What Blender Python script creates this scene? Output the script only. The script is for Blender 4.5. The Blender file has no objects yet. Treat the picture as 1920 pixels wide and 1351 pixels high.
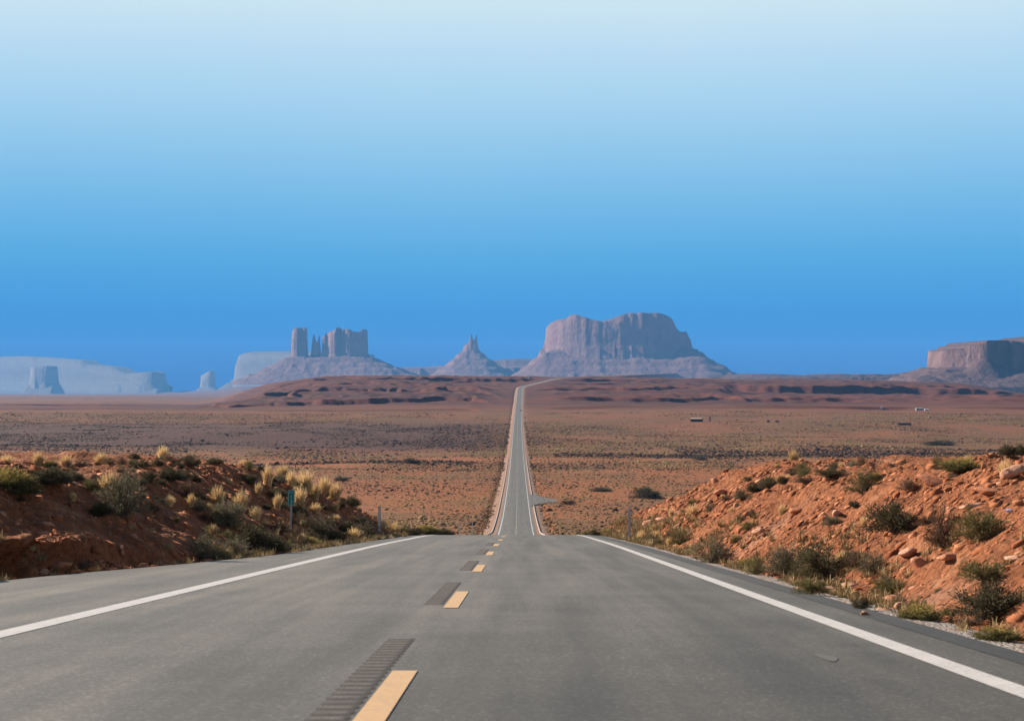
import bpy, bmesh, math, random
import numpy as np
from mathutils import Vector, Matrix

# ------------------------------------------------------------------ camera, sky, sun, exposure
S = bpy.context.scene
EYE = 1.03                      # metres above the road
FPX = 3587.0                    # focal length in photograph pixels (1920 wide)
HOR = 705.0                     # eye level row in the photograph
cam_d = bpy.data.cameras.new("camera"); cam = bpy.data.objects.new("camera", cam_d)
S.collection.objects.link(cam); S.camera = cam
cam_d.sensor_width = 36.0; cam_d.lens = 36.0 * FPX / 1920.0
cam.location = (0, 0, EYE)
cam.rotation_euler = (math.radians(90) + math.atan((HOR - 675.5) / FPX), 0, 0)
cam_d.clip_start = 0.1; cam_d.clip_end = 120000
cam_d.dof.use_dof = True; cam_d.dof.focus_distance = 140; cam_d.dof.aperture_fstop = 7.0

SUN_EL, SUN_AHEAD = math.radians(26.5), math.radians(33)
sun_vec = Vector((-math.cos(SUN_EL) * math.cos(SUN_AHEAD), math.cos(SUN_EL) * math.sin(SUN_AHEAD), math.sin(SUN_EL)))
sl = bpy.data.lights.new("sun", 'SUN'); sl.energy = 5.0; sl.angle = math.radians(0.5); sl.color = (1.0, 0.92, 0.80)
so = bpy.data.objects.new("sun", sl); S.collection.objects.link(so)
so.rotation_euler = sun_vec.to_track_quat('Z', 'Y').to_euler()
EXPOSURE = 1.08
S.view_settings.view_transform = 'Standard'; S.view_settings.look = 'None'
S.view_settings.exposure = EXPOSURE; S.view_settings.gamma = 1; S.view_settings.use_curve_mapping = False
S.cycles.use_denoising = True
S.cycles.max_bounces = 6; S.cycles.volume_bounces = 0; S.cycles.diffuse_bounces = 3
S.cycles.transparent_max_bounces = 8
SKY_STR = 0.06

def lin(c):
    return tuple((v / 255 / 12.92) if v <= 10.3 else ((v / 255 + 0.055) / 1.055) ** 2.4 for v in c)

W = bpy.data.worlds.new("World"); S.world = W; W.use_nodes = True
wn, wl = W.node_tree.nodes, W.node_tree.links
bg = wn["Background"]; bg.inputs["Strength"].default_value = SKY_STR
sky = wn.new("ShaderNodeTexSky"); sky.sky_type = 'NISHITA'; sky.sun_disc = False
sky.sun_elevation = SUN_EL; sky.sun_rotation = math.atan2(sun_vec.x, sun_vec.y)
sky.altitude = 1600; sky.dust_density = 0.6
tc = wn.new("ShaderNodeTexCoord"); sp = wn.new("ShaderNodeSeparateXYZ"); wl.new(tc.outputs["Generated"], sp.inputs[0])
mr = wn.new("ShaderNodeMapRange"); mr.inputs[1].default_value = 0.0; mr.inputs[2].default_value = 0.25
wl.new(sp.outputs[2], mr.inputs[0])
# pale at altitude, deep blue at the skyline, as in the photograph; the plain Nishita sky above it
rampw = wn.new("ShaderNodeValToRGB"); cr = rampw.color_ramp; cr.interpolation = 'LINEAR'
SKYROWS = [(704, (0, 88, 178)), (640, (22, 128, 210)), (560, (60, 155, 220)), (480, (88, 171, 226)), (400, (114, 185, 231)),
           (300, (143, 199, 235)), (200, (168, 212, 240)), (100, (189, 222, 243)), (0, (209, 232, 243))]
K = 1.0 / (2 ** EXPOSURE)
els = []
for i, (row, c) in enumerate(SKYROWS):
    a = (HOR - row) / FPX; pos = math.sin(math.atan(a)) / 0.25
    if i == 0: e = cr.elements[0]; e.position = pos
    elif i == 1: e = cr.elements[1]; e.position = pos
    else: e = cr.elements.new(pos)
    e.color = (*[v * K for v in lin(c)], 1)
vm = wn.new("ShaderNodeVectorMath"); vm.operation = 'SCALE'; vm.inputs["Scale"].default_value = 1 / SKY_STR
wl.new(rampw.outputs[0], vm.inputs[0])
sn = wn.new("ShaderNodeTexNoise"); sn.inputs["Scale"].default_value = 5.0; sn.inputs["Detail"].default_value = 3.0
wl.new(tc.outputs["Generated"], sn.inputs["Vector"])
sa = wn.new("ShaderNodeMath"); sa.operation = 'MULTIPLY_ADD'; sa.inputs[1].default_value = 0.10; sa.inputs[2].default_value = 0.95
wl.new(sn.outputs["Fac"], sa.inputs[0])
sb = wn.new("ShaderNodeMath"); sb.operation = 'MULTIPLY'; wl.new(mr.outputs[0], sb.inputs[0]); wl.new(sa.outputs[0], sb.inputs[1])
wl.new(sb.outputs[0], rampw.inputs[0])
mr2 = wn.new("ShaderNodeMapRange"); mr2.inputs[1].default_value = 0.24; mr2.inputs[2].default_value = 0.5
mr2.interpolation_type = 'SMOOTHSTEP'
wl.new(sp.outputs[2], mr2.inputs[0])
mx = wn.new("ShaderNodeMix"); mx.data_type = 'RGBA'
wl.new(mr2.outputs[0], mx.inputs[0]); wl.new(vm.outputs[0], mx.inputs[6]); wl.new(sky.outputs[0], mx.inputs[7])
wl.new(mx.outputs[2], bg.inputs["Color"])

# ------------------------------------------------------------------ helpers
C = S.collection
rng = np.random.default_rng(7); random.seed(7)

def _hash(ix, iy, seed):
    n = (ix.astype(np.int64) * 374761393 + iy.astype(np.int64) * 668265263 + seed * 974634521) & 0xFFFFFFFF
    n = ((n ^ (n >> 13)) * 1274126177) & 0xFFFFFFFF
    n = n ^ (n >> 16)
    return n / 4294967296.0

def vnoise(x, y, seed=0):
    x = np.asarray(x, float); y = np.asarray(y, float)
    ix = np.floor(x); iy = np.floor(y); fx = x - ix; fy = y - iy
    ux = fx * fx * fx * (fx * (fx * 6 - 15) + 10); uy = fy * fy * fy * (fy * (fy * 6 - 15) + 10)
    a = _hash(ix, iy, seed); b = _hash(ix + 1, iy, seed); c = _hash(ix, iy + 1, seed); d = _hash(ix + 1, iy + 1, seed)
    return (a * (1 - ux) + b * ux) * (1 - uy) + (c * (1 - ux) + d * ux) * uy

def fbm(x, y, octv=4, seed=0, gain=0.5):
    s = 0; a = 1; t = 0
    for k in range(octv):
        s = s + a * (vnoise(x * 2 ** k + 17.3 * k, y * 2 ** k - 9.1 * k, seed + k) - 0.5); t += a; a *= gain
    return s / t * 1.6

def ridged(x, y, octv=3, seed=0):
    s = 0; a = 1; t = 0
    for k in range(octv):
        s = s + a * (1 - np.abs(2 * vnoise(x * 2 ** k + 3.7 * k, y * 2 ** k, seed + k) - 1)); t += a; a *= 0.5
    return s / t

def sm(a, b, x):
    t = np.clip((np.asarray(x, float) - a) / (b - a), 0, 1); return t * t * (3 - 2 * t)

def pchip(xs, ys):
    xs = np.array(xs, float); ys = np.array(ys, float); h = np.diff(xs); d = np.diff(ys) / h
    m = np.zeros_like(xs); m[0] = d[0]; m[-1] = d[-1]
    for i in range(1, len(xs) - 1):
        if d[i - 1] * d[i] > 0:
            w1 = 2 * h[i] + h[i - 1]; w2 = h[i] + 2 * h[i - 1]
            m[i] = (w1 + w2) / (w1 / d[i - 1] + w2 / d[i])
    def f(x):
        x = np.asarray(x, float); i = np.clip(np.searchsorted(xs, x) - 1, 0, len(h) - 1)
        xx = np.clip(x, xs[0], xs[-1]); t = (xx - xs[i]) / h[i]
        r = (ys[i] * (1 + 2 * t) * (1 - t) ** 2 + m[i] * h[i] * t * (1 - t) ** 2
             + ys[i + 1] * t * t * (3 - 2 * t) + m[i + 1] * h[i] * t * t * (t - 1))
        return r + np.where(x < xs[0], m[0] * (x - xs[0]), 0) + np.where(x > xs[-1], m[-1] * (x - xs[-1]), 0)
    return f

def mesh_np(name, v, faces, mat=None, smooth=False, parent=None, tint=None):
    """faces: int array (n,3) or (n,4)"""
    v = np.asarray(v, np.float32); faces = np.asarray(faces, np.int32)
    me = bpy.data.meshes.new(name); k = faces.shape[1]; n = len(faces)
    me.vertices.add(len(v)); me.vertices.foreach_set("co", v.ravel())
    me.loops.add(n * k); me.loops.foreach_set("vertex_index", faces.ravel())
    me.polygons.add(n); me.polygons.foreach_set("loop_start", np.arange(0, n * k, k, dtype=np.int32))
    if smooth: me.polygons.foreach_set("use_smooth", np.ones(n, bool))
    me.update(calc_edges=True); me.validate()
    if tint is not None:
        at = me.attributes.new("tint", 'FLOAT', 'POINT'); at.data.foreach_set("value", np.asarray(tint, np.float32))
    if mat: me.materials.append(mat)
    o = bpy.data.objects.new(name, me); C.objects.link(o)
    if parent: o.parent = parent
    return o

def grid_faces(nr, nc):
    i = np.arange(nr - 1)[:, None] * nc + np.arange(nc - 1)[None, :]
    i = i.ravel(); return np.stack([i, i + 1, i + nc + 1, i + nc], 1)

def bm_obj(name, bm, mat=None, parent=None, smooth=False):
    me = bpy.data.meshes.new(name); bm.to_mesh(me); bm.free()
    if smooth:
        for p in me.polygons: p.use_smooth = True
    if mat: me.materials.append(mat)
    o = bpy.data.objects.new(name, me); C.objects.link(o)
    if parent: o.parent = parent
    return o

def bbox(bm, c, s, bevel=0.0):
    r = bmesh.ops.create_cube(bm, size=1.0, matrix=Matrix.Translation(c) @ Matrix.Diagonal((*s, 1)))
    if bevel:
        es = list({e for v in r['verts'] for e in v.link_edges})
        bmesh.ops.bevel(bm, geom=es, offset=bevel, segments=2, affect='EDGES', profile=0.6)

def empty(name, loc, label=None, cat=None, group=None, rz=0):
    o = bpy.data.objects.new(name, None); C.objects.link(o); o.location = loc; o.rotation_euler = (0, 0, rz)
    return tag(o, label, cat, group)

def tag(o, label=None, cat=None, group=None, kind=None):
    if label: o["label"] = label
    if cat: o["category"] = cat
    if group: o["group"] = group
    if kind: o["kind"] = kind
    return o

# ------------------------------------------------------------------ material helpers
class M:
    def __init__(s, name):
        s.m = bpy.data.materials.new(name); s.m.use_nodes = True
        s.t = s.m.node_tree; s.t.nodes.clear()
        s.out = s.t.nodes.new("ShaderNodeOutputMaterial")
    def n(s, kind, **kw):
        nd = s.t.nodes.new("ShaderNode" + kind)
        for k, v in kw.items(): setattr(nd, k, v)
        return nd
    def put(s, sock, v):
        if hasattr(v, "is_output") or isinstance(v, bpy.types.NodeSocket): s.t.links.new(v, sock)
        elif isinstance(v, (tuple, list)) and len(v) == 3 and sock.type == 'RGBA': sock.default_value = (*v, 1)
        else: sock.default_value = v
    def pos(s):
        if not hasattr(s, "_g"): s._g = s.n("NewGeometry")
        return s._g.outputs["Position"]
    def normal_z(s):
        s.pos(); x = s.n("SeparateXYZ"); s.put(x.inputs[0], s._g.outputs["Normal"]); return x.outputs[2]
    def sep(s, v):
        x = s.n("SeparateXYZ"); s.put(x.inputs[0], v); return x.outputs
    def scale(s, v, f):
        x = s.n("VectorMath", operation='MULTIPLY'); s.put(x.inputs[0], v); x.inputs[1].default_value = f; return x.outputs[0]
    def noise(s, v, scale, detail=4, rough=0.55, dist=0.0):
        x = s.n("TexNoise"); s.put(x.inputs["Vector"], v); x.inputs["Scale"].default_value = scale
        x.inputs["Detail"].default_value = detail; x.inputs["Roughness"].default_value = rough; x.inputs["Distortion"].default_value = dist
        return x.outputs["Fac"]
    def voro(s, v, scale, feature='F1'):
        x = s.n("TexVoronoi", feature=feature); s.put(x.inputs["Vector"], v); x.inputs["Scale"].default_value = scale
        return x.outputs
    def ramp(s, f, pts):
        x = s.n("ValToRGB"); e = x.color_ramp.elements
        for i, (p, c) in enumerate(pts):
            el = e[i] if i < 2 else e.new(p)
            el.position = p; el.color = (*c, 1) if isinstance(c, tuple) else (c, c, c, 1)
        s.put(x.inputs[0], f); return x.outputs[0]
    def mr(s, f, a, b, c=0.0, d=1.0, smooth=True):
        x = s.n("MapRange", interpolation_type='SMOOTHSTEP' if smooth else 'LINEAR')
        s.put(x.inputs[0], f)
        for i, v in enumerate((a, b, c, d)): x.inputs[i + 1].default_value = v
        return x.outputs[0]
    def mix(s, f, a, b, mode='MIX'):
        x = s.n("Mix", data_type='RGBA', blend_type=mode); s.put(x.inputs[0], f); s.put(x.inputs[6], a); s.put(x.inputs[7], b)
        return x.outputs[2]
    def math(s, op, a, b=0.0):
        x = s.n("Math", operation=op); s.put(x.inputs[0], a); s.put(x.inputs[1], b); return x.outputs[0]
    def bump(s, h, strength=0.5, dist=0.05):
        x = s.n("Bump"); s.put(x.inputs["Height"], h); x.inputs["Strength"].default_value = strength
        x.inputs["Distance"].default_value = dist; return x.outputs[0]
    def bsdf(s, col, rough=0.9, normal=None, metal=0.0, spec=0.2):
        b = s.n("BsdfPrincipled"); s.put(b.inputs["Base Color"], col); s.put(b.inputs["Roughness"], rough)
        b.inputs["Metallic"].default_value = metal; b.inputs["Specular IOR Level"].default_value = spec
        if normal is not None: s.put(b.inputs["Normal"], normal)
        return b.outputs[0]
    def done(s, sh):
        s.t.links.new(sh, s.out.inputs["Surface"]); return s.m

def plain_mat(name, col, rough=0.7, metal=0.0, var=0.15, scale=8.0, spec=0.3):
    m = M(name); t = m.n("TexCoord"); f = m.noise(t.outputs["Object"], scale, 5)
    c = m.mix(f, tuple(v * (1 - var) for v in col), tuple(min(1, v * (1 + var)) for v in col))
    return m.done(m.bsdf(c, rough, metal=metal, spec=spec))

# --- red desert ground (plain, ridge)
def ground_mat():
    m = M("desert_ground"); P = m.pos(); xyz = m.sep(P)
    fine = m.noise(P, 0.55, 6, 0.65); mid = m.noise(P, 0.06, 5, 0.6); big = m.noise(P, 0.008, 4, 0.55)
    soil = m.ramp(fine, [(0.30, (0.140, 0.043, 0.014)), (0.50, (0.235, 0.078, 0.027)), (0.72, (0.32, 0.130, 0.053))])
    cover = m.ramp(fine, [(0.32, (0.066, 0.030, 0.012)), (0.52, (0.150, 0.072, 0.027)), (0.72, (0.26, 0.142, 0.056))])
    # low brush cover: patches, thick in the middle of the valley, thin over the red flats before and behind
    band = m.ramp(m.mr(xyz[1], 0, 4000, smooth=False),
                  [(0.0, 0.60), (0.10, 0.62), (0.155, 0.50), (0.20, 0.42), (0.26, 0.36), (0.30, 0.66), (0.42, 0.70), (0.52, 0.60), (0.62, 0.50), (0.72, 0.36), (0.9, 0.30), (1.0, 0.45)])
    f = m.math('ADD', m.math('MULTIPLY', m.math('SUBTRACT', mid, 0.5), 2.3), m.math('MULTIPLY', m.math('SUBTRACT', big, 0.5), 2.2))
    f = m.math('ADD', f, band)
    flat = m.mr(m.normal_z(), 0.95, 0.992)
    f = m.math('MULTIPLY', m.mr(f, 0.25, 0.85), flat)
    col = m.mix(f, soil, cover)
    # darker burnt brush lying over the left middle of the valley
    left = m.mr(m.math('ADD', xyz[0], m.math('MULTIPLY', m.math('SUBTRACT', big, 0.5), 300.0)), 40, -60)
    strip = m.math('MULTIPLY', m.mr(xyz[1], 1150, 1320), m.mr(xyz[1], 2150, 1800))
    dk = m.math('MULTIPLY', m.math('MULTIPLY', left, strip), m.mr(mid, 0.1, 0.45))
    col = m.mix(dk, col, m.mix(fine, (0.034, 0.014, 0.010), (0.098, 0.042, 0.029)))
    # bare rock on the risers, banded by height
    strat = m.noise(m.scale(P, (0.004, 0.004, 0.32)), 1.0, 4, 0.6)
    rock = m.ramp(strat, [(0.35, (0.11, 0.036, 0.028)), (0.5, (0.19, 0.060, 0.042)), (0.62, (0.13, 0.042, 0.034)), (0.75, (0.24, 0.095, 0.065))])
    st = m.mr(m.normal_z(), 0.985, 0.93)
    st = m.math('MULTIPLY', st, m.mr(xyz[1], 600, 2000))
    col = m.mix(st, col, rock)
    red = m.math('MULTIPLY', m.mr(xyz[1], 2250, 2700), m.mr(xyz[1], 5200, 4500))
    col = m.mix(m.math('MULTIPLY', red, 0.93), col, m.mix(m.mr(m.math('ADD', m.math('MULTIPLY', mid, 0.6), m.math('MULTIPLY', fine, 0.4)), 0.3, 0.7), (0.045, 0.010, 0.009), (0.165, 0.032, 0.019)))
    lay = m.noise(m.scale(P, (0.0022, 0.0022, 0.42)), 1.0, 5, 0.62)
    col = m.mix(m.math('MULTIPLY', red, m.mr(lay, 0.44, 0.60, 0.0, 0.9)), col, (0.048, 0.014, 0.016))
    far = m.mr(xyz[1], 900, 1900)
    col = m.mix(m.math('MULTIPLY', far, 0.42), col, m.mix(fine, (0.05, 0.024, 0.014), (0.14, 0.066, 0.032)))
    bp = m.bump(m.noise(P, 1.4, 5, 0.65), 0.7, 0.3)
    return m.done(m.bsdf(col, 0.95, bp, spec=0.1))

# --- red road-cut dirt
def bank_mat():
    m = M("red_bank_dirt"); P = m.pos()
    n1 = m.noise(P, 1.1, 7, 0.62); n2 = m.noise(P, 7.0, 6, 0.65); n3 = m.noise(P, 0.25, 4)
    col = m.ramp(n1, [(0.28, (0.13, 0.043, 0.019)), (0.46, (0.22, 0.074, 0.030)), (0.60, (0.295, 0.106, 0.044)), (0.78, (0.37, 0.180, 0.100))])
    col = m.mix(m.mr(n2, 0.50, 0.80, 0, 0.75), col, (0.50, 0.215, 0.115))
    col = m.mix(m.mr(n2, 0.48, 0.28, 0, 0.7), col, (0.17, 0.050, 0.022))
    col = m.mix(m.mr(n3, 0.56, 0.72, 0, 0.45), col, (0.40, 0.22, 0.14))
    h = m.math('ADD', m.noise(P, 5.0, 8, 0.68), m.math('MULTIPLY', m.voro(P, 9.0)[0], 0.5))
    return m.done(m.bsdf(col, 0.95, m.bump(h, 1.0, 0.14), spec=0.1))

def gravel_mat():
    m = M("grey_gravel"); P = m.pos()
    v = m.voro(P, 32.0); n = m.noise(P, 2.0, 4)
    vc = m.sep(v[1])[0]
    col = m.ramp(vc, [(0.0, (0.10, 0.080, 0.068)), (0.45, (0.26, 0.215, 0.18)), (1.0, (0.48, 0.42, 0.37))])
    col = m.mix(m.mr(n, 0.45, 0.7, 0, 0.45), col, (0.36, 0.19, 0.115))
    col = m.mix(m.mr(m.sep(P)[1], 100, 140, 0, 0.8), col, (0.25, 0.125, 0.070))
    h = m.math('SUBTRACT', 1.0, v[0])
    return m.done(m.bsdf(col, 0.9, m.bump(h, 1.0, 0.03), spec=0.15))

def asphalt_mat(name="asphalt", dark=1.0):
    m = M(name); P = m.pos()
    grain = m.math('ADD', m.math('MULTIPLY', m.noise(P, 75.0, 3, 0.75), 0.6), m.math('MULTIPLY', m.noise(P, 24.0, 3, 0.8), 0.4)); ag = m.voro(P, 55.0)
    patch = m.noise(P, 0.55, 5, 0.6); streak = m.noise(m.scale(P, (2.6, 0.05, 1.0)), 1.0, 4, 0.55)
    c = m.ramp(grain, [(0.30, (0.046, 0.037, 0.027)), (0.5, (0.096, 0.079, 0.058)), (0.70, (0.165, 0.138, 0.103))])
    c = m.mix(m.mr(m.sep(ag[1])[0], 0.80, 1.0, 0, 0.38), c, (0.36, 0.345, 0.32))
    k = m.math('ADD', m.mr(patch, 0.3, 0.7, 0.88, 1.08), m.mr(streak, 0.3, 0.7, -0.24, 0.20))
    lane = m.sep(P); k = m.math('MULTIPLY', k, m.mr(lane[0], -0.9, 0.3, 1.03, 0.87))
    trk = m.math('COSINE', m.math('MULTIPLY', m.math('SUBTRACT', m.math('SUBTRACT', lane[0], m.math('MULTIPLY', lane[1], 0.0045)), 0.15), 2 * math.pi / 1.8))
    k = m.math('MULTIPLY', k, m.mr(trk, -1.0, 1.0, 1.055, 0.93))
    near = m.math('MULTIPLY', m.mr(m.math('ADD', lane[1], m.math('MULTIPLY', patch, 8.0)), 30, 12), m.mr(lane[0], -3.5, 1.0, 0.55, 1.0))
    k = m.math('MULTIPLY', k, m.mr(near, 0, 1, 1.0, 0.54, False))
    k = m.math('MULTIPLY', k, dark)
    x = m.n("VectorMath", operation='SCALE'); m.put(x.inputs[0], c); m.put(x.inputs["Scale"], k)
    return m.done(m.bsdf(x.outputs[0], 0.70, m.bump(grain, 0.35, 0.008), spec=0.40))

def groove_mat():
    m = M("milled_groove_asphalt"); P = m.pos(); y = m.sep(P)[1]
    w = m.math('SINE', m.math('MULTIPLY', y, 2 * math.pi / 0.27))
    g = m.noise(P, 60.0, 4, 0.75); n = m.noise(P, 4.0, 4, 0.6)
    c = m.ramp(g, [(0.3, (0.020, 0.016, 0.014)), (0.7, (0.080, 0.066, 0.057))])
    xo = m.math('ABSOLUTE', m.math('ADD', m.math('SUBTRACT', m.sep(P)[0], m.math('MULTIPLY', y, 0.0045)), 0.96))
    f = m.math('MULTIPLY', m.math('MULTIPLY', m.mr(w, -0.7, 0.6), m.mr(n, 0.3, 0.7, 0.5, 1.0)), m.mr(xo, 0.105, 0.06))
    c = m.mix(f, c, m.ramp(g, [(0.3, (0.055, 0.045, 0.037)), (0.7, (0.180, 0.150, 0.122))]))
    return m.done(m.bsdf(c, 0.85, m.bump(g, 0.5, 0.008), spec=0.2))

def paint_mat(name, col, wear=0.5):
    m = M(name); P = m.pos()
    n = m.noise(P, 30.0, 5, 0.75); w = m.noise(P, 3.0, 5, 0.7)
    c = m.mix(m.noise(P, 2.5, 4), tuple(v * 0.86 for v in col), col)
    f = m.math('MULTIPLY', m.mr(n, 0.46, 0.66), m.mr(w, 0.34, 0.60))
    c = m.mix(m.math('MULTIPLY', f, wear), c, (0.17, 0.155, 0.14))
    return m.done(m.bsdf(c, 0.6, m.bump(n, 0.3, 0.005), spec=0.3))

def butte_mat(name, cols, fl=0.011):
    m = M(name); P = m.pos()
    vert = m.noise(m.scale(P, (fl, fl, 0.0014)), 1.0, 5, 0.6)
    hor = m.noise(m.scale(P, (0.0007, 0.0007, 0.030)), 1.0, 4, 0.6)
    a, b, c = cols
    cliff = m.ramp(vert, [(0.3, a), (0.5, b), (0.72, c)])
    tal = m.ramp(hor, [(0.32, a), (0.5, b), (0.68, tuple(0.5 * (p + q) for p, q in zip(b, c)))])
    tal = m.mix(0.50, tal, tuple(v * 0.35 for v in a))
    f = m.mr(m.normal_z(), 0.45, 0.75)
    col = m.mix(f, cliff, tal)
    col = m.mix(m.mr(m.noise(P, 0.011, 5, 0.65), 0.35, 0.7, 0, 0.35), col, tuple(v * 0.6 for v in b))
    return m.done(m.bsdf(col, 0.95, m.bump(m.noise(P, 0.028, 6, 0.65), 0.8, 22.0), spec=0.1))

def leaf_mat(name, lo, hi, trans=0.25, tip=None):
    m = M(name); oi = m.n("ObjectInfo"); t = m.n("TexCoord")
    f = m.math('ADD', m.math('MULTIPLY', m.noise(t.outputs["Object"], 9.0, 3), 0.8), m.math('MULTIPLY', oi.outputs["Random"], 0.3))
    c = m.mix(m.mr(f, 0.3, 0.8), lo, hi)
    if tip:
        zz = m.sep(t.outputs["Object"])[2]
        c = m.mix(m.math('MULTIPLY', m.mr(zz, 0.22, 0.5), 0.8), c, tip)
    b = m.bsdf(c, 0.8, spec=0.15); tr = m.n("BsdfTranslucent"); m.put(tr.inputs[0], c)
    mxs = m.n("MixShader"); mxs.inputs[0].default_value = trans
    m.t.links.new(b, mxs.inputs[1]); m.t.links.new(tr.outputs[0], mxs.inputs[2])
    return m.done(mxs.outputs[0])

def scrub_mat():
    m = M("valley_scrub"); a = m.n("Attribute", attribute_name="tint")
    c = m.ramp(a.outputs["Fac"], [(0.0, (0.034, 0.019, 0.012)), (0.25, (0.088, 0.046, 0.022)), (0.5, (0.185, 0.104, 0.043)), (0.75, (0.26, 0.175, 0.068)), (1.0, (0.40, 0.27, 0.11))])
    return m.done(m.bsdf(c, 0.9, spec=0.1))

def rubble_mat(name="sandstone_rubble", mul=0.80):
    m = M(name); a = m.n("Attribute", attribute_name="tint"); P = m.pos()
    n = m.noise(P, 9.0, 5, 0.6)
    c = m.ramp(a.outputs["Fac"], [(0.0, (0.22 * mul, 0.064 * mul, 0.024 * mul)), (0.5, (0.42 * mul, 0.148 * mul, 0.060 * mul)), (1.0, (0.58 * mul, 0.29 * mul, 0.165 * mul))])
    c = m.mix(m.mr(n, 0.35, 0.7, 0, 0.5), c, (0.28, 0.085, 0.038))
    return m.done(m.bsdf(c, 0.92, m.bump(n, 0.6, 0.03), spec=0.12))

def stone_mat():
    m = M("loose_sandstone"); oi = m.n("ObjectInfo"); t = m.n("TexCoord")
    n = m.noise(t.outputs["Object"], 4.0, 6, 0.65)
    c = m.mix(oi.outputs["Random"], (0.42, 0.155, 0.075), (0.56, 0.32, 0.215))
    c = m.mix(m.mr(n, 0.4, 0.7, 0, 0.55), c, (0.27, 0.085, 0.04))
    return m.done(m.bsdf(c, 0.92, m.bump(n, 0.7, 0.05), spec=0.12))

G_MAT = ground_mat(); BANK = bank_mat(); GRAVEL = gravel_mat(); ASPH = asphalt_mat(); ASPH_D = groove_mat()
ASPH_S = asphalt_mat("sealed_edge_asphalt", 0.55)
WHITE = paint_mat("white_road_paint", (0.50, 0.45, 0.41), 0.75); YELLOW = paint_mat("yellow_road_paint", (0.54, 0.32, 0.145), 0.6); YELLOW_OLD = paint_mat("faded_yellow_road_paint", (0.30, 0.20, 0.11), 0.8)
LEAF_DARK = leaf_mat("dark_sage_leaf", (0.056, 0.046, 0.024), (0.125, 0.100, 0.050))
LEAF_GREY = leaf_mat("grey_sage_leaf", (0.105, 0.088, 0.052), (0.21, 0.175, 0.105))
LEAF_OLIVE = leaf_mat("olive_brush_leaf", (0.10, 0.082, 0.030), (0.22, 0.18, 0.070))
LEAF_YELLOW = leaf_mat("yellow_brush_leaf", (0.090, 0.080, 0.030), (0.17, 0.145, 0.05), tip=(0.42, 0.30, 0.085))
LEAF_BROWN = leaf_mat("brown_brush_leaf", (0.095, 0.052, 0.032), (0.19, 0.115, 0.07))
STRAW = leaf_mat("straw_blade", (0.50, 0.33, 0.155), (0.80, 0.57, 0.29), 0.3)
TWIG = plain_mat("dry_twig", (0.12, 0.085, 0.06), 0.9)

# ------------------------------------------------------------------ the lie of the land
drop = pchip([-60, 0, 20, 40, 60, 73, 88, 103, 125, 150, 200, 250, 300, 350, 398, 450, 520, 645, 850, 1176, 1500, 2000, 2400, 2800, 3200, 3700, 4200, 4600],
             [-3.2, 1.03, 2.44, 3.85, 5.27, 6.22, 7.33, 8.53, 10.55, 13.1, 18.2, 22.9, 26.9, 30.1, 32.75, 35.1, 37.6, 40.5, 44.3, 47.5, 48.3, 46.6, 43.0, 33.0, 20.0, 11.5, 3.6, 2.5])
zbase = pchip([2000, 2400, 3000, 3500, 4500, 8000, 14000, 28000, 33000], [-46.6, -45, -51, -57, -69, -92, -140, -258, -300])
_cx = pchip([-60, 0, 3150, 3250, 3450, 3800, 4200, 4600], [-1.02, -0.75, 13.4, 15.5, 32, 66, 108, 152])
def Xc(y): return _cx(y)
wl_left = pchip([-60, 24, 29, 38, 48, 71, 100, 400, 5000], [3.6, 3.55, 3.3, 2.2, 1.3, 0.9, 0.6, 0.5, 0.5])
def XeR(y): return Xc(y) + 3.6 + np.where(np.asarray(y) < 120, 0.8, 0.7)
def XeL(y): return Xc(y) - 3.6 - wl_left(y)
HtR = pchip([-60, 10, 27, 50, 72, 82, 92, 102, 112], [1.3, 1.5, 1.68, 2.05, 2.6, 2.6, 1.7, 0.55, 0.0])
HtL = pchip([-60, 10, 28, 45, 60, 74, 82, 92, 102], [1.3, 1.45, 1.55, 1.85, 2.4, 2.65, 2.3, 0.9, 0.0])
ytop = pchip([0, 240, 400, 430, 470, 530, 600, 640, 900, 1050, 1200, 1400, 1500, 1700, 1800, 1880, 1960, 2600],
             [775, 772, 755, 743, 730, 718, 710, 707.5, 707, 708, 710, 712, 713, 717, 721, 733, 745, 750])

def softmin(a, b, k):
    h = np.clip(0.5 + 0.5 * (b - a) / k, 0, 1); return b * (1 - h) + a * h - k * h * (1 - h)

def bank_right(x, y):
    t = x - XeR(y)
    nz = fbm(x / 1.9, y / 1.9, 4, 11)
    slope = 0.64 * (t - 0.90 + 0.5 * fbm(y / 3.1, x * 0 + 2.0, 3, 5))
    top = np.clip(HtR(y), 0, 9) + 0.045 * np.clip(t - 4, 0, 14) + 0.25 * fbm(x / 6, y / 6, 3, 8)
    top = np.where(HtR(y) <= 0, 0, top) * (1 - sm(20, 60, t))
    h = softmin(np.maximum(slope, -0.05), np.maximum(top, 0.0), 0.5)
    h = np.where(t < 0.15, -0.06, h)
    amp = sm(0.4, 1.4, t) * (1 - sm(104, 112, y))
    # broken ledges dipping toward the road, as in the cut
    led = vnoise(x * 0.9 - y * 0.35, y * 0.25, 21) - 0.5
    h = h + amp * (0.20 * nz + 0.16 * led + 0.16 * (ridged(x / 0.55, y / 0.9, 2, 31) - 0.5) + 0.10 * fbm(x / 0.24, y / 0.34, 2, 41))
    return np.where(t > 0, h, 0.0)

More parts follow.
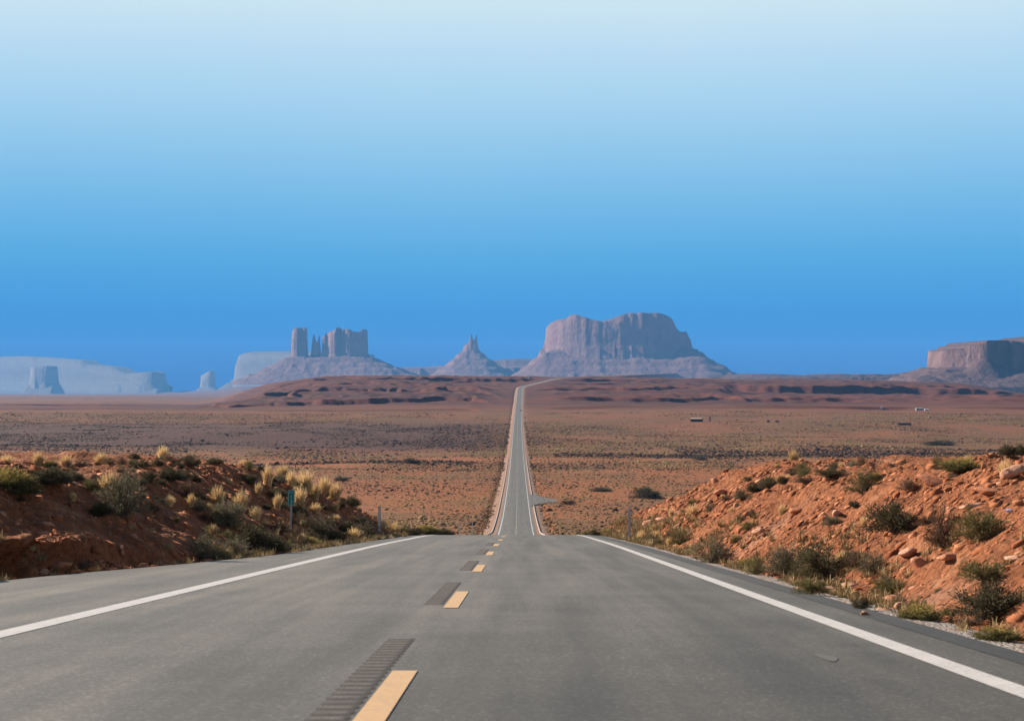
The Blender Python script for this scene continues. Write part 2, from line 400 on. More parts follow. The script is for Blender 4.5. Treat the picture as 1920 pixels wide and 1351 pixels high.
def bank_left(x, y):
    t = XeL(y) - x
    nz = fbm(x / 1.7, y / 1.7, 4, 61)
    lump = fbm(y / 3.7, x * 0 + 5.0, 3, 55)
    slope = 0.62 * (t - 0.85 + 0.5 * lump)
    top = np.clip(HtL(y), 0, 9) + 0.05 * np.clip(t - 4, 0, 14) + 0.25 * fbm(x / 6, y / 6, 3, 58)
    top = np.where(HtL(y) <= 0, 0, top) * (1 - sm(20, 60, t))
    h = softmin(np.maximum(slope, -0.05), np.maximum(top, 0.0), 0.5)
    # undercut terrace near the camera: a shelf with a steep shaded riser
    rr = 0.95 + 0.55 * fbm(y / 2.3, x * 0 + 1.0, 3, 77)
    sh = 0.62 * sm(rr, rr + 0.16, t) + 0.10 * np.clip(t - rr, 0, 3)
    ter = softmin(np.maximum(sh, 0), np.maximum(0.62 * (t - 1.6) + 0.3, 0.62 * sm(rr, rr + .16, t)), 0.1)
    wt = sm(20, 25, y) * (1 - sm(35, 41, y)) * (1 - sm(2.5, 4, t))
    h = h * (1 - wt) + ter * wt
    h = np.where(t < 0.15, -0.06, h)
    amp = sm(0.3, 1.2, t) * (1 - sm(94, 102, y))
    h = h + amp * (0.34 * nz + 0.22 * (ridged(x / 0.8, y / 1.1, 2, 71) - 0.5) + 0.05 * fbm(x / 0.22, y / 0.3, 2, 81))
    return np.where(t > 0, h, 0.0)

def stair(y, L, sharp=0.010, keep=0.22):
    q = y / L; f = q - np.floor(q)
    return L * (np.floor(q) + keep * f + (1 - keep) * sm(0.5 - sharp, 0.5 + sharp, f))

def H(x, y):
    x = np.asarray(x, float); y = np.asarray(y, float)
    zr = EYE - drop(y); t = x - Xc(y)
    z = zr + bank_right(x, y) + bank_left(x, y)
    a = sm(14, 140, np.abs(t)) * sm(120, 320, y)
    und = fbm(x / 70, y / 90, 3, 91) * 2.2 + fbm(x / 260, y / 400, 2, 95) * 4.0
    # far land: plain falling away, and the stepped plateau the road climbs
    yy = np.maximum(y, 1.0); px = 960 + x / yy * FPX
    zb = np.where(y < 2400, EYE - drop(np.minimum(y, 2400)), EYE + zbase(np.maximum(y, 2000)))
    w1 = fbm(x / 420, y / 420, 3, 101); w2 = ridged(x / 115, y / 230, 3, 107) - 0.5
    m = sm(290, 600, px + 160 * fbm(x / 300, y / 300, 3, 103))
    leftish = 1 - sm(880, 960, px); 
    w3 = ridged(x / 52, y / 160, 2, 113) - 0.5; w4 = fbm(x / 190, y / 240, 3, 117)
    w5 = fbm(x / 70, y / 150, 3, 119)
    ys = y + (300 * w1 + (90 * leftish + 50) * w2 + (30 * leftish + 20) * w3 + (150 * leftish + 70) * w5) * sm(2450, 2750, y)
    mk = sm(-0.32 + 0.10 * (1 - leftish) - 0.35 * leftish, 0.02 - 0.3 * leftish, w4)
    prof = EYE - drop(np.clip(ys + mk * (0.70 * stair(ys + 70 * w4, 330 + 40 * leftish, 0.018, 0.2) + 0.30 * stair(ys + 25 * w3, 97, 0.06, 0.15) - ys), 2300, 4250))
    ztop = EYE - (ytop(px) - HOR) / FPX * 4300
    ya = 3620 + 170 * fbm(x / 260, x * 0, 3, 131) + 60 * w5; yb_ = 3960 + 50 * w5 + 40 * fbm(x / 150, x * 0, 2, 133)
    prof = prof - 15 * sm(1340, 1400, px) * (1 - 0.85 * sm(0.08, 0.25, fbm(x / 130, x * 0 + 4, 2, 135))) * (1 - sm(ya, ya + 11, y)) * sm(2500, 3500, y)
    prof = prof - 7 * sm(700, 860, px) * (1 - sm(1120, 1240, px)) * (1 - sm(yb_, yb_ + 8, y)) * sm(3000, 3850, y)
    gv = ridged(x / 95 + 0.5 * w4, y / 700, 3, 141)
    prof = prof - leftish * sm(2560, 2800, y) * (1 - sm(3500, 4000, y)) * 15 * (np.clip(0.80 - gv, 0, 1) ** 0.8) * (0.35 + 0.65 * sm(-0.2, 0.2, w1))
    prof = prof + (3.6 * fbm(x / 26, y / 40, 3, 151) + 5.0 * (ridged(x / 48, y / 60, 2, 153) - 0.5)) * sm(2560, 2800, y) * (1 - 0.5 * sm(4000, 4400, y))
    pl = prof + (ztop - (EYE - 3.6)) * sm(2700, 4200, y)
    right = sm(1330, 1460, px)
    pl = np.where(y > 4300, pl - (1 - right) * 75 * sm(5200, 8000, y) - right * 22 * sm(4400, 6000, y), pl)
    F = zb + m * (pl - zb) + und * a * 0.8 + 3 * fbm(x / 500, y / 700, 3, 120) * sm(2400, 4000, y)
    for yc0, hh, ln in ((2950, 3.5, 700), (3700, 6, 1100), (5300, 9, 1800), (7600, 12, 2600)):
        yc = yc0 + 0.08 * yc0 * fbm(x / (0.12 * yc0), x * 0, 3, 161)
        F = F + (1 - sm(420, 560, px)) * hh * sm(yc, yc + 0.004 * yc0, y) * (1 - sm(yc + 20, yc + ln, y)) * sm(-0.25, 0.05, fbm(x / (0.2 * yc0), y / yc0, 2, 163))
    z = np.where(y > 1800, z + (F - z) * sm(1900, 2500, y) * sm(12, 70, np.abs(t)), z)
    z = np.where(y <= 1800, z + und * a, z + und * a * (1 - sm(1900, 2500, y)))
    return z

def at(px, py, d0=6.0, d1=4200.0):
    """where the sight line through a photograph pixel meets the land"""
    d = d0 * (d1 / d0) ** np.linspace(0, 1, 6000)
    x = (px - 960) / FPX * d; zr = EYE - (py - HOR) / FPX * d
    g = H(x, d); hit = np.nonzero(zr <= g)[0]
    if len(hit): i = hit[0]
    else: i = int(np.argmin(zr - g))
    return Vector((x[i], d[i], g[i]))

# ------------------------------------------------------------------ ground sheet
ang = np.concatenate([np.linspace(-75, -18, 60, endpoint=False), np.linspace(-18, 18, 720), np.linspace(18, 75, 61)[1:]]) * math.pi / 180
rr = [5.0]
while rr[-1] < 31800:
    r = rr[-1]
    st = 1.2 if r < 190 else 1.2 + (r - 190) * 0.006 if r < 900 else 6.5 if r < 2560 else 4.0 if r < 4450 else 4.0 + (r - 4450) * 0.03
    rr.append(r + st)
rr = np.array(rr); R_, A_ = np.meshgrid(rr, ang, indexing='ij')
gx = R_ * np.sin(A_); gy = R_ * np.cos(A_) - 60
gz = H(gx, gy); gt = gx - Xc(gy)
under = (1 - sm(96, 112, gy)) * (1 - sm(24, 27, np.abs(gt)))
gz = gz - 0.55 * under
corr = (1 - sm(7.0, 9.5, np.abs(gt))) * sm(90, 125, gy)
gz = gz - corr * (0.45 + 0.0002 * np.clip(gy, 0, 4400))
fc = grid_faces(len(rr), len(ang))[:, ::-1]
tag(mesh_np("ground", np.stack([gx, gy, gz], -1).reshape(-1, 3), fc, G_MAT, True), "red desert valley floor dotted with brush, rising to stepped ledges", kind="structure")

# ------------------------------------------------------------------ road cut banks
def bank_mesh(side):
    yv = [3.0]
    while yv[-1] < 113: yv.append(yv[-1] + 0.075 + 0.0009 * yv[-1])
    yv = np.array(yv)
    tv = [0.3]
    while tv[-1] < 26: tv.append(tv[-1] + (0.07 if tv[-1] < 6 else 0.07 + 0.04 * (tv[-1] - 6)))
    tv = np.array(tv)
    Y, T = np.meshgrid(yv, tv, indexing='ij')
    X = XeR(Y) + T if side > 0 else XeL(Y) - T
    Z = H(X, Y)
    if side < 0:      # hollow the riser out under the shelf
        r0 = 0.95 + 0.55 * fbm(Y / 2.3, X * 0 + 1.0, 3, 77)
        X = X - (0.5 + 0.7 * vnoise(Y / 1.3, Y * 0, 79)) * sm(22, 26, Y) * (1 - sm(33, 38, Y)) * sm(r0 - 0.6, r0 - 0.05, T) * (1 - sm(r0 + 0.03, r0 + 0.16, T))
    edge = np.maximum(sm(24.5, 26, T), np.maximum(1 - sm(3, 4, Y), sm(110, 113, Y)))
    Z = Z - 0.9 * edge - (0.15 * (1 - sm(0.42, 0.8, T)) if side > 0 else 0.17 * (1 - sm(0.5, 1.0, T)))
    f = grid_faces(len(yv), len(tv)); f = f[:, ::-1] if side > 0 else f
    return mesh_np("embankment", np.stack([X, Y, Z], -1).reshape(-1, 3), f[:, ::1], BANK, True)
tag(bank_mesh(1), "sunlit rocky red road cut on the right side of the road", kind="structure")
tag(bank_mesh(-1), "shaded red dirt road cut on the left side of the road", kind="structure")

# ------------------------------------------------------------------ road
def ysteps(a, b):
    v = [a]
    while v[-1] < b:
        y = v[-1]; v.append(min(b, y + (1.0 if y < 130 else 2.5 if y < 700 else 7.0)))
    return np.array(v)
def zroad(y): return EYE - drop(y)

def strip(name, ya, yb, off_a, off_b, dz, mat, parent=None, nc=2, crown=True):
    """a sheet along the road between two side offsets (numbers, or functions giving world x)"""
    yv = ysteps(ya, yb); xa = off_a(yv) if callable(off_a) else Xc(yv) + off_a; xb = off_b(yv) if callable(off_b) else Xc(yv) + off_b
    s = np.linspace(0, 1, nc)[None, :]
    X = xa[:, None] * (1 - s) + xb[:, None] * s; Y = np.repeat(yv[:, None], nc, 1)
    lift = dz + Y * (0.000008 if dz > 0 else 0)
    Z = zroad(Y) + lift
    return mesh_np(name, np.stack([X, Y, Z], -1).reshape(-1, 3), grid_faces(len(yv), nc), mat, True, parent)

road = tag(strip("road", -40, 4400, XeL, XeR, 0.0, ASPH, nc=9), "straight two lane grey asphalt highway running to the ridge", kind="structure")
strip("edge_line", -40, 4200, -3.73, -3.48, 0.004, WHITE, road)
strip("edge_line", -40, 4200, 3.52, 3.71, 0.004, WHITE, road)
strip("centre_line", 380, 3180, -0.08, 0.08, 0.004, YELLOW_OLD, road)
strip("sealed_edge", -40, 118, lambda y: XeR(y) - 0.27 - 0.06 * np.clip((y - 14) / 30, 0, 1), lambda y: XeR(y) - 0.0, 0.004, ASPH_S, road)
for k in range(-1, 9):
    y1 = 12.35 + 12.2 * k; y0 = y1 - 4.15
    strip("lane_dash", y0, y1, -0.075, 0.085, 0.006, YELLOW, road)
    if k < 5:
        # milled grooves beside the dash
        ra, rb = y0 + 0.6, y1 + 3.45; n = int((rb - ra) / 0.03)
        yv = np.linspace(ra, rb, n); sx = np.linspace(-0.335, -0.085, 11)
        Y, Sx = np.meshgrid(yv, sx, indexing='ij'); X = Xc(Y) + Sx
        e_ = np.clip((1 - np.abs((Sx + 0.21) / 0.125) ** 4) * 1.2, 0, 1) * sm(ra, ra + .2, Y) * (1 - sm(rb - .5, rb, Y))
        Z = zroad(Y) - 0.003 + e_ * (0.0085 + 0.0045 * np.sin(Y * 2 * math.pi / 0.27))
        mesh_np("rumble_strip", np.stack([X, Y, Z], -1).reshape(-1, 3), grid_faces(n, 11), ASPH_D, True, road)

# pale spill on the right lane
bmx = bmesh.new()
for cx, cy, a, b in ((2.22, 13.5, 0.06, 0.34),):
    vs = []
    for i in range(18):
        q = i / 18 * 2 * math.pi; r = 1 + 0.12 * math.sin(3 * q + cx * 9)
        X, Y = cx + a * r * math.cos(q), cy + b * r * math.sin(q)
        vs.append(bmx.verts.new((X, Y, float(zroad(Y)) + 0.004)))
    bmx.faces.new(vs)
bm_obj("paint_spill", bmx, plain_mat("pale_spill", (0.088, 0.080, 0.068), 0.8), road)

# gravel shoulders
def shoulder(side):
    yv = ysteps(-40, 4300); e = XeR(yv) if side > 0 else XeL(yv)
    far = sm(104, 120, yv)
    offs = [np.full_like(yv, -0.01), 0.12 + 0.06 * fbm(yv / 0.9, yv * 0, 2, 5), 0.5 + 0.5 * far, 0.85 + 1.8 * far, 1.0 + 4.6 * far]
    zs = [-0.012 + 0 * yv, -0.02 + 0 * yv, -0.05 - 0.03 * far, -0.14 - 0.15 * far, -0.35 - 1.3 * far]
    X = np.stack([e + side * o for o in offs], 1); Y = np.repeat(yv[:, None], 5, 1)
    Z = np.stack([zroad(yv) + z for z in zs], 1)
    f = grid_faces(len(yv), 5); f = f if side > 0 else f[:, ::-1]
    return tag(mesh_np("gravel_shoulder", np.stack([X, Y, Z], -1).reshape(-1, 3), f, GRAVEL, True),
               "strip of pale gravel along the %s edge of the asphalt" % ("right" if side > 0 else "left"), kind="structure")
shoulder(1); shoulder(-1)

# asphalt kerb beyond the crest, and the paved turnout
CONC = plain_mat("pale_concrete", (0.33, 0.27, 0.23), 0.9)
for side in (1, -1):
    yv = ysteps(372, 1100); n = len(yv)
    e = 5.15 + 1.9 * (1 - sm(372, 420, yv)) ** 2
    prof = [(-0.16, -0.3), (-0.12, 0.10), (0.12, 0.10), (0.2, -0.5)]
    X = np.stack([Xc(yv) + side * (e + a) for a, b in prof], 1); Z = np.stack([zroad(yv) + b for a, b in prof], 1)
    Y = np.repeat(yv[:, None], 4, 1); f = grid_faces(n, 4); f = f if side > 0 else f[:, ::-1]
    tag(mesh_np("kerb", np.stack([X, Y, Z], -1).reshape(-1, 3), f, CONC), "pale kerb on the %s of the road below the crest" % ("right" if side > 0 else "left"), kind="structure")
bmx = bmesh.new()
pts = [(4.2, 572), (6.0, 586), (9.5, 598), (13.5, 606), (12.5, 622), (8.5, 640), (4.2, 668)]
bmx.faces.new([bmx.verts.new((float(Xc(y)) + x, y, float(zroad(y)) + 0.10)) for x, y in pts])
top = bmx.faces[:] if hasattr(bmx.faces, "__getitem__") else list(bmx.faces)
r_ = bmesh.ops.extrude_face_region(bmx, geom=list(bmx.faces)); bmesh.ops.translate(bmx, verts=[v for v in r_['geom'] if isinstance(v, bmesh.types.BMVert)], vec=(0, 0, -1.2))
bmesh.ops.recalc_face_normals(bmx, faces=list(bmx.faces))
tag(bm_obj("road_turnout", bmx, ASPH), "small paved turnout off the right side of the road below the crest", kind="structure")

# ------------------------------------------------------------------ buttes and mesas
RED = ((0.20, 0.105, 0.088), (0.265, 0.142, 0.116), (0.33, 0.186, 0.148))
BIG = ((0.20, 0.108, 0.092), (0.245, 0.132, 0.112), (0.30, 0.170, 0.140))
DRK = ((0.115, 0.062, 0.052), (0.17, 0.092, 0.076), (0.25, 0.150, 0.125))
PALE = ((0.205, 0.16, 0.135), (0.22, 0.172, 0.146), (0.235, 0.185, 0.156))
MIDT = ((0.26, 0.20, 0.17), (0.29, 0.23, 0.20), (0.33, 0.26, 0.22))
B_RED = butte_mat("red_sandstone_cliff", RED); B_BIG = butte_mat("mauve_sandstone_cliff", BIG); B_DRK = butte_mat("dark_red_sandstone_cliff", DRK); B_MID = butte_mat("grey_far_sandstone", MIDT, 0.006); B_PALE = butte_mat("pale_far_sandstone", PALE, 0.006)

def butte(name, label, d, caps, talus_y, base_y, RL, RR, RF, res, mat, seed=0, flute=10.0, fl_len=45.0, pw=1.5, gul=8.0, ledge=0.0, cones=(), wall=9.0, ext=1.0, saw=0.0, saw_len=200.0, saw_r=0.62, f=2.0, skew=0.0, sq=4):
    """caps: list of (skyline pixels, half depth, depth offset); a talus skirt runs down from their foot"""
    d *= f; RL *= f; RR *= f; RF *= f; res *= f; flute *= f; fl_len *= f; gul *= f; wall *= f; saw *= f; saw_len *= f
    caps = [(p_, D_ * f, v_ * f) for p_, D_, v_ in caps]; cones = [(a_, b_ * f, c_, r_ * f) for a_, b_, c_, r_ in cones]
    um = (0.5 * (caps[0][0][0][0] + caps[0][0][-1][0]) - 960) / FPX * d     # a skewed wall runs nearer toward its right end
    toU = lambda p: (p - 960) / FPX * (d + skew * um) / (1 + skew * (p - 960) / FPX)
    toZ = lambda r, u=None: EYE + (HOR - r) * (d - (skew * (u - um) if u is not None else 0)) / FPX
    u0 = min(toU(c[0][0][0]) for c in caps); u1 = max(toU(c[0][-1][0]) for c in caps)
    Dm = max(c[1] + abs(c[2]) for c in caps)
    U = np.arange(u0 - RL * 1.05, u1 + RR * 1.05, res); sk = abs(skew) * (u1 - u0) / 2; V = np.arange(-Dm - RF * 1.05, Dm + RF * 0.8 * ext, res * 1.3)
    UU, VV = np.meshgrid(U, V)
    base = toZ(base_y); tz = toZ(talus_y)
    best = np.full(UU.shape, 1e9); capz = np.full(UU.shape, -1e9)
    for k, (pts, D, v0) in enumerate(caps):
        pu = [toU(p) for p, _ in pts]; pz = [toZ(r, toU(p)) for p, r in pts]
        a, b = pu[0], pu[-1]
        uc, hw = (a + b) / 2, (b - a) / 2
        q = np.clip(np.abs(UU - uc) / hw, 0, 1)
        depth = D * (1 - q ** sq) ** 0.5
        flk = min(flute, 0.35 * D)
        fx = (ridged(UU / fl_len, VV / (fl_len * 3) + 7 * k, 3, seed + 3) - 0.5) * flk * 2
        if saw and D > saw: 
            f_ = (UU / saw_len + 0.3 * fbm(UU / saw_len, VV * 0, 2, seed)) % 1.0; fx = fx + saw * np.where(f_ < saw_r, f_ / saw_r, (1 - f_) / (1 - saw_r))
        sd = np.maximum(np.abs(VV - v0) - depth - fx * (depth > 0), np.maximum(a - UU, UU - b) + 0.25 * fx)
        zt = np.interp(UU, pu, pz) + 0.024 * (np.max(pz) - tz) * fbm(UU / (26 * f), VV / (26 * f), 4, seed + 9, 0.7)
        # a step half way down the wall
        zc = zt - (zt - tz) * (0.85 * sm(0, wall, sd) + 0.15 * sm(wall, wall * 2.2, sd))
        zc = np.where(sd < wall * 2.2, zc, -1e9)
        capz = np.maximum(capz, zc); best = np.minimum(best, np.maximum(sd, 0))
    du = np.maximum(np.maximum(u0 - UU, UU - u1), 0); Rl = np.where(UU < (u0 + u1) / 2, RL, RR)
    dv = np.maximum(np.abs(VV) - Dm * 0.8, 0)
    q = np.sqrt((du / Rl) ** 2 + (dv / np.where(VV < 0, RF, RF * 0.8)) ** 2)
    qq = np.clip(q, 0, 1)
    inner = np.minimum(best / max(RF, 1), 0.35)
    q2 = np.clip(np.maximum(qq, inner * 0.35), 0, 1)
    if ledge: q2 = np.clip(q2 * (1 - ledge) + ledge * (np.floor(q2 * 5) + sm(0.55, 0.95, q2 * 5 - np.floor(q2 * 5))) / 5, 0, 1)
    th = np.arctan2(VV, UU - (u0 + u1) / 2)
    gl = (ridged(UU / (fl_len * 2.2), VV / (fl_len * 4), 3, seed + 5) - 0.5) * gul * 2 * np.sqrt(q2 * (1 - q2) + 0.02)
    tal = base + (tz - base) * (1 - q2) ** pw + gl + gul * 0.6 * fbm(UU / fl_len, VV / fl_len, 3, seed + 6)
    for (cx, cv, cz, rad) in cones:
        rr_ = np.sqrt((UU - toU(cx)) ** 2 + (VV - cv) ** 2) / rad
        tal = np.maximum(tal, base + (toZ(cz) - base) * np.clip(1 - rr_, 0, 1) ** 1.1 + gl)
    Z = np.maximum(tal, capz)
    Z = np.where(q >= 1.0, base - 20, Z)
    o = mesh_np(name, np.stack([UU, VV - skew * (UU - um), Z], -1).reshape(-1, 3), grid_faces(len(V), len(U)), mat, False)
    o.location = (0, d, 0)
    return tag(o, label, kind="structure")

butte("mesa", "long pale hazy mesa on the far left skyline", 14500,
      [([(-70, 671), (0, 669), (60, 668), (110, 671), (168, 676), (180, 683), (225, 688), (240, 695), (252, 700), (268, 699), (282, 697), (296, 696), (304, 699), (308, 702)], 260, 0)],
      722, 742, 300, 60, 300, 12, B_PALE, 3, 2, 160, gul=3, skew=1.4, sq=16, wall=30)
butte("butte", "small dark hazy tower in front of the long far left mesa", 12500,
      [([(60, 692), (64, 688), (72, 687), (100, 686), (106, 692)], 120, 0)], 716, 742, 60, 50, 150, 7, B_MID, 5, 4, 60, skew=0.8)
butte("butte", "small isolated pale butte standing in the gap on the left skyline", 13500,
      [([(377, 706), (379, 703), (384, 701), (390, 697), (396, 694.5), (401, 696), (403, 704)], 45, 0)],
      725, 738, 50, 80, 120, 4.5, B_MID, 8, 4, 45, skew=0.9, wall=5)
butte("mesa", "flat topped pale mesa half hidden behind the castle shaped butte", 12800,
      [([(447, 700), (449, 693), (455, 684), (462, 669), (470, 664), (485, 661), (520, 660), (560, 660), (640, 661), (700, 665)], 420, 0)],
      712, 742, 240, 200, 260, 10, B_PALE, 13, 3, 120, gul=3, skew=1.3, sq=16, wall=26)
butte("butte", "castle shaped red butte with a lone tower and twin spires", 8500,
      [([(547, 636), (549, 622), (552, 617), (556, 615), (574, 614.5), (576.5, 622)], 26, 0),
       ([(584.5, 640), (586, 634), (587.5, 625), (589, 628), (591, 637), (594, 642), (597, 636), (598, 627), (599.5, 634), (600.5, 648)], 12, 10),
       ([(603.5, 633), (606, 631), (609, 632), (612, 624), (614, 630), (616, 625), (621, 622), (627, 621), (633, 616), (635, 614), (638, 618), (645, 618), (654, 617), (659, 622), (668, 622), (676, 622), (682, 617), (686.5, 618), (688.5, 626)], 85, 30)],
      668, 716, 270, 330, 330, 3.4, B_RED, 23, 9, 30, pw=1.25, gul=12, ledge=0.25, wall=4.5, saw=22, saw_len=62, skew=0.55)
butte("butte", "slim double spired butte on a wide cone between the castle and the great butte", 9000,
      [([(868.5, 655), (870, 648), (875, 646), (879, 642), (880.5, 640), (881.5, 633), (883, 625), (885, 627), (886.5, 637), (888, 639), (890, 636), (892, 634), (893.5, 626), (894.8, 640), (896, 650)], 32, 0)],
      658, 718, 230, 250, 260, 5.0, B_RED, 31, 5, 22, pw=1.3, gul=10, ledge=0.3, wall=6, skew=0.6)
butte("hills", "low hazy saddle of hills joining the castle shaped and great buttes", 9700,
      [([(690, 694), (738, 689.5), (770, 689), (800, 688.5), (830, 686), (870, 684), (920, 677), (950, 674.5), (975, 673), (1000, 674), (1040, 690)], 260, 0)],
      690, 718, 120, 120, 300, 8, B_RED, 57, 12, 60, pw=1.2, gul=6, wall=60, skew=0.75)
butte("butte", "great broad red butte with a two humped top right of the road", 7600,
      [([(1022.5, 632), (1024, 615), (1032, 606), (1045, 602), (1060, 599), (1068, 594), (1075, 592), (1090, 597), (1100, 600), (1108, 602), (1125, 606), (1135, 603), (1145, 599), (1160, 594), (1172, 590.5), (1200, 590), (1225, 589.5), (1236, 592), (1244, 596), (1252, 601), (1257, 610), (1261, 619), (1268, 624), (1275, 624), (1280, 622.5), (1283, 627), (1288, 634), (1293, 640), (1296, 650)], 240, 0)],
      656, 717, 185, 215, 330, 4.4, B_BIG, 43, 6, 44, pw=1.35, gul=14, ledge=0.25, wall=11, skew=0.57)
butte("hills", "low terraced purple hills on the right skyline", 6900,
      [([(1360, 703), (1400, 700.5), (1440, 701), (1500, 704), (1525, 703), (1545, 701), (1562, 700.5), (1578, 703.5), (1590, 701.5), (1620, 701), (1650, 703), (1690, 701.5), (1720, 698.5), (1745, 692), (1790, 690), (1900, 690), (2200, 690)], 260, 0)],
      707, 722, 130, 100, 420, 7, B_DRK, 53, 25, 90, pw=1.2, gul=8, ledge=0.4, wall=30, f=1.3)
butte("mesa", "stepped red mesa with fluted cliffs at the right edge", 5600,
      [([(1746, 686), (1747.5, 674), (1752, 665), (1758, 656), (1770, 655), (1784, 654), (1788, 649), (1800, 647.5), (1808, 646), (1814, 641.5), (1830, 640), (1850, 640), (1866, 641.5), (1885, 642.5), (1905, 641.5), (1910, 637), (1922, 632), (1990, 626), (2080, 622), (2300, 622)], 210, 0)],
      690, 724, 150, 150, 330, 3.6, B_DRK, 67, 14, 34, pw=1.3, gul=10, ledge=0.45, cones=((1812, -235, 668, 130), (1690, -330, 703, 120), (1885, -300, 694, 150)), wall=8, saw=75, saw_len=175, f=1.3)
# ------------------------------------------------------------------ shrubs
def bush_mesh(name, seed, n_br=46, n_leaf=26, ll=0.085, lw=0.020, squash=0.62, up=0.35, core=0.30):
    """unit width brush: branches to an uneven dome, small leaves along their outer part. returns (foliage mesh, stem mesh)"""
    r = np.random.default_rng(seed); V = []; F = []; SV = []; SF = []
    lob = r.uniform(-1, 1, (5, 3)); lob[:, 2] = np.abs(lob[:, 2]); lob /= np.linalg.norm(lob, axis=1)[:, None]; lamp = r.uniform(0.05, 0.28, 5)
    for b in range(n_br):
        az = r.uniform(0, 2 * math.pi); el = math.asin(min(1, r.uniform(0.02, 1) ** 0.8))
        dv = np.array([math.cos(el) * math.cos(az), math.cos(el) * math.sin(az), math.sin(el)])
        rad = 0.40 * (1 + float((lamp * np.clip(lob @ dv, 0, 1) ** 3).sum())) * r.uniform(0.82, 1.06)
        tip = dv * rad * np.array([1, 1, squash * 2.0 * (0.78 + 0.3 * r.random())])
        base = np.array([r.uniform(-.07, .07), r.uniform(-.07, .07), 0])
        mid = (base + tip) * 0.5 + np.array([0, 0, 0.06]) + r.normal(0, .02, 3)
        pts = [base, mid, tip]; w = 0.006
        for a, c in ((0, 1), (1, 2)):
            p, q = pts[a], pts[c]; s = np.cross(q - p, [r.normal(), r.normal(), r.normal()]); s = s / (np.linalg.norm(s) + 1e-9) * w
            i = len(SV); SV += [p - s, p + s, q + s * .6, q - s * .6]; SF.append([i, i + 1, i + 2, i + 3])
        for l in range(n_leaf):
            t = core + (1.02 - core) * r.random() ** 0.75
            p = (1 - t) ** 2 * base + 2 * t * (1 - t) * mid + t * t * tip + r.normal(0, 0.030, 3)
            if p[2] < 0.004: p[2] = abs(p[2]) + 0.004
            d = dv * 0.7 + np.array([0, 0, up]) + r.normal(0, 0.55, 3); d /= np.linalg.norm(d)
            s = np.cross(d, r.normal(0, 1, 3)); s /= np.linalg.norm(s) + 1e-9
            L = ll * r.uniform(0.55, 1.25); wv = lw * r.uniform(0.6, 1.2)
            i = len(V); V += [p, p + d * L * .5 + s * wv * .5, p + d * L, p + d * L * .5 - s * wv * .5]; F.append([i, i + 1, i + 2, i + 3])
    return np.array(V), np.array(F), np.array(SV), np.array(SF)

def tuft_mesh(seed, n=300, h=1.0, lean=0.55, w=0.022):
    r = np.random.default_rng(seed); V = []; F = []
    for k in range(n):
        az = r.uniform(0, 2 * math.pi); b = r.uniform(0, 0.20) ; ln = lean * 1.25 * r.random() ** 0.7
        p = np.array([b * math.cos(az), b * math.sin(az), 0.0]); H_ = h * r.uniform(0.55, 1.0) * (1.05 - 0.55 * ln)
        out = np.array([math.cos(az + r.normal(0, .5)), math.sin(az + r.normal(0, .5)), 0]); side = np.array([-out[1], out[0], 0]) * math.cos(r.uniform(0, 3.1)) + out * 0.4
        side = side / np.linalg.norm(side) * w
        prev = None
        for j, t in enumerate((0, 0.45, 0.8, 1.0)):
            c = p + out * ln * H_ * t ** 1.7 * 0.8 + np.array([0, 0, H_ * (t - 0.22 * ln * t * t)])
            ww = side * (1 - 0.75 * t)
            i = len(V); V += [c - ww, c + ww]
            if prev is not None: F.append([prev, prev + 1, i + 1, i])
            prev = i
    return np.array(V), np.array(F)

BUSH = [bush_mesh("b", 100 + k, n_br=90, n_leaf=60, ll=0.060, lw=0.017, core=0.25, squash=(0.62, 0.5, 0.72, 0.56, 0.66)[k]) for k in range(5)]
LOOSE = [bush_mesh("l", 200 + k, n_br=80, n_leaf=42, ll=0.075, lw=0.013, squash=(0.7, 0.58, 0.8)[k], core=0.2) for k in range(3)]
TUFT = [tuft_mesh(300 + k) for k in range(4)]
KINDS = {"dark": (BUSH, LEAF_DARK, "sagebrush", "shrub"), "grey": (LOOSE, LEAF_GREY, "grey_brush", "shrub"), "olive": (LOOSE, LEAF_OLIVE, "olive_brush", "shrub"),
         "yellow": (BUSH, LEAF_YELLOW, "rabbitbrush", "shrub"), "brown": (LOOSE, LEAF_BROWN, "brown_brush", "shrub"), "straw": (TUFT, STRAW, "grass_tussock", "grass tussock")}
_cache = {}
def plant_mesh(kind, k):
    ms, mat, nm, _ = KINDS[kind]; k = k % len(ms)
    if (kind, k) not in _cache:
        src = ms[k]
        o = mesh_np(nm, src[0], src[1], mat)
        s = mesh_np("stems", src[2], src[3], TWIG) if len(src) == 4 else None
        _cache[(kind, k)] = (o.data, s.data if s else None)
        bpy.data.objects.remove(o)
        if s: bpy.data.objects.remove(s)
    return _cache[(kind, k)]
GRP = {"dark": "dark sagebrush on the road cuts", "grey": "grey brush on the road cuts", "olive": "olive brush on the road cuts", "yellow": "yellow topped brush on the road cuts",
       "brown": "brown brush on the road cuts", "straw": "straw coloured grass tussocks"}
SEEN = {}
_n = 0
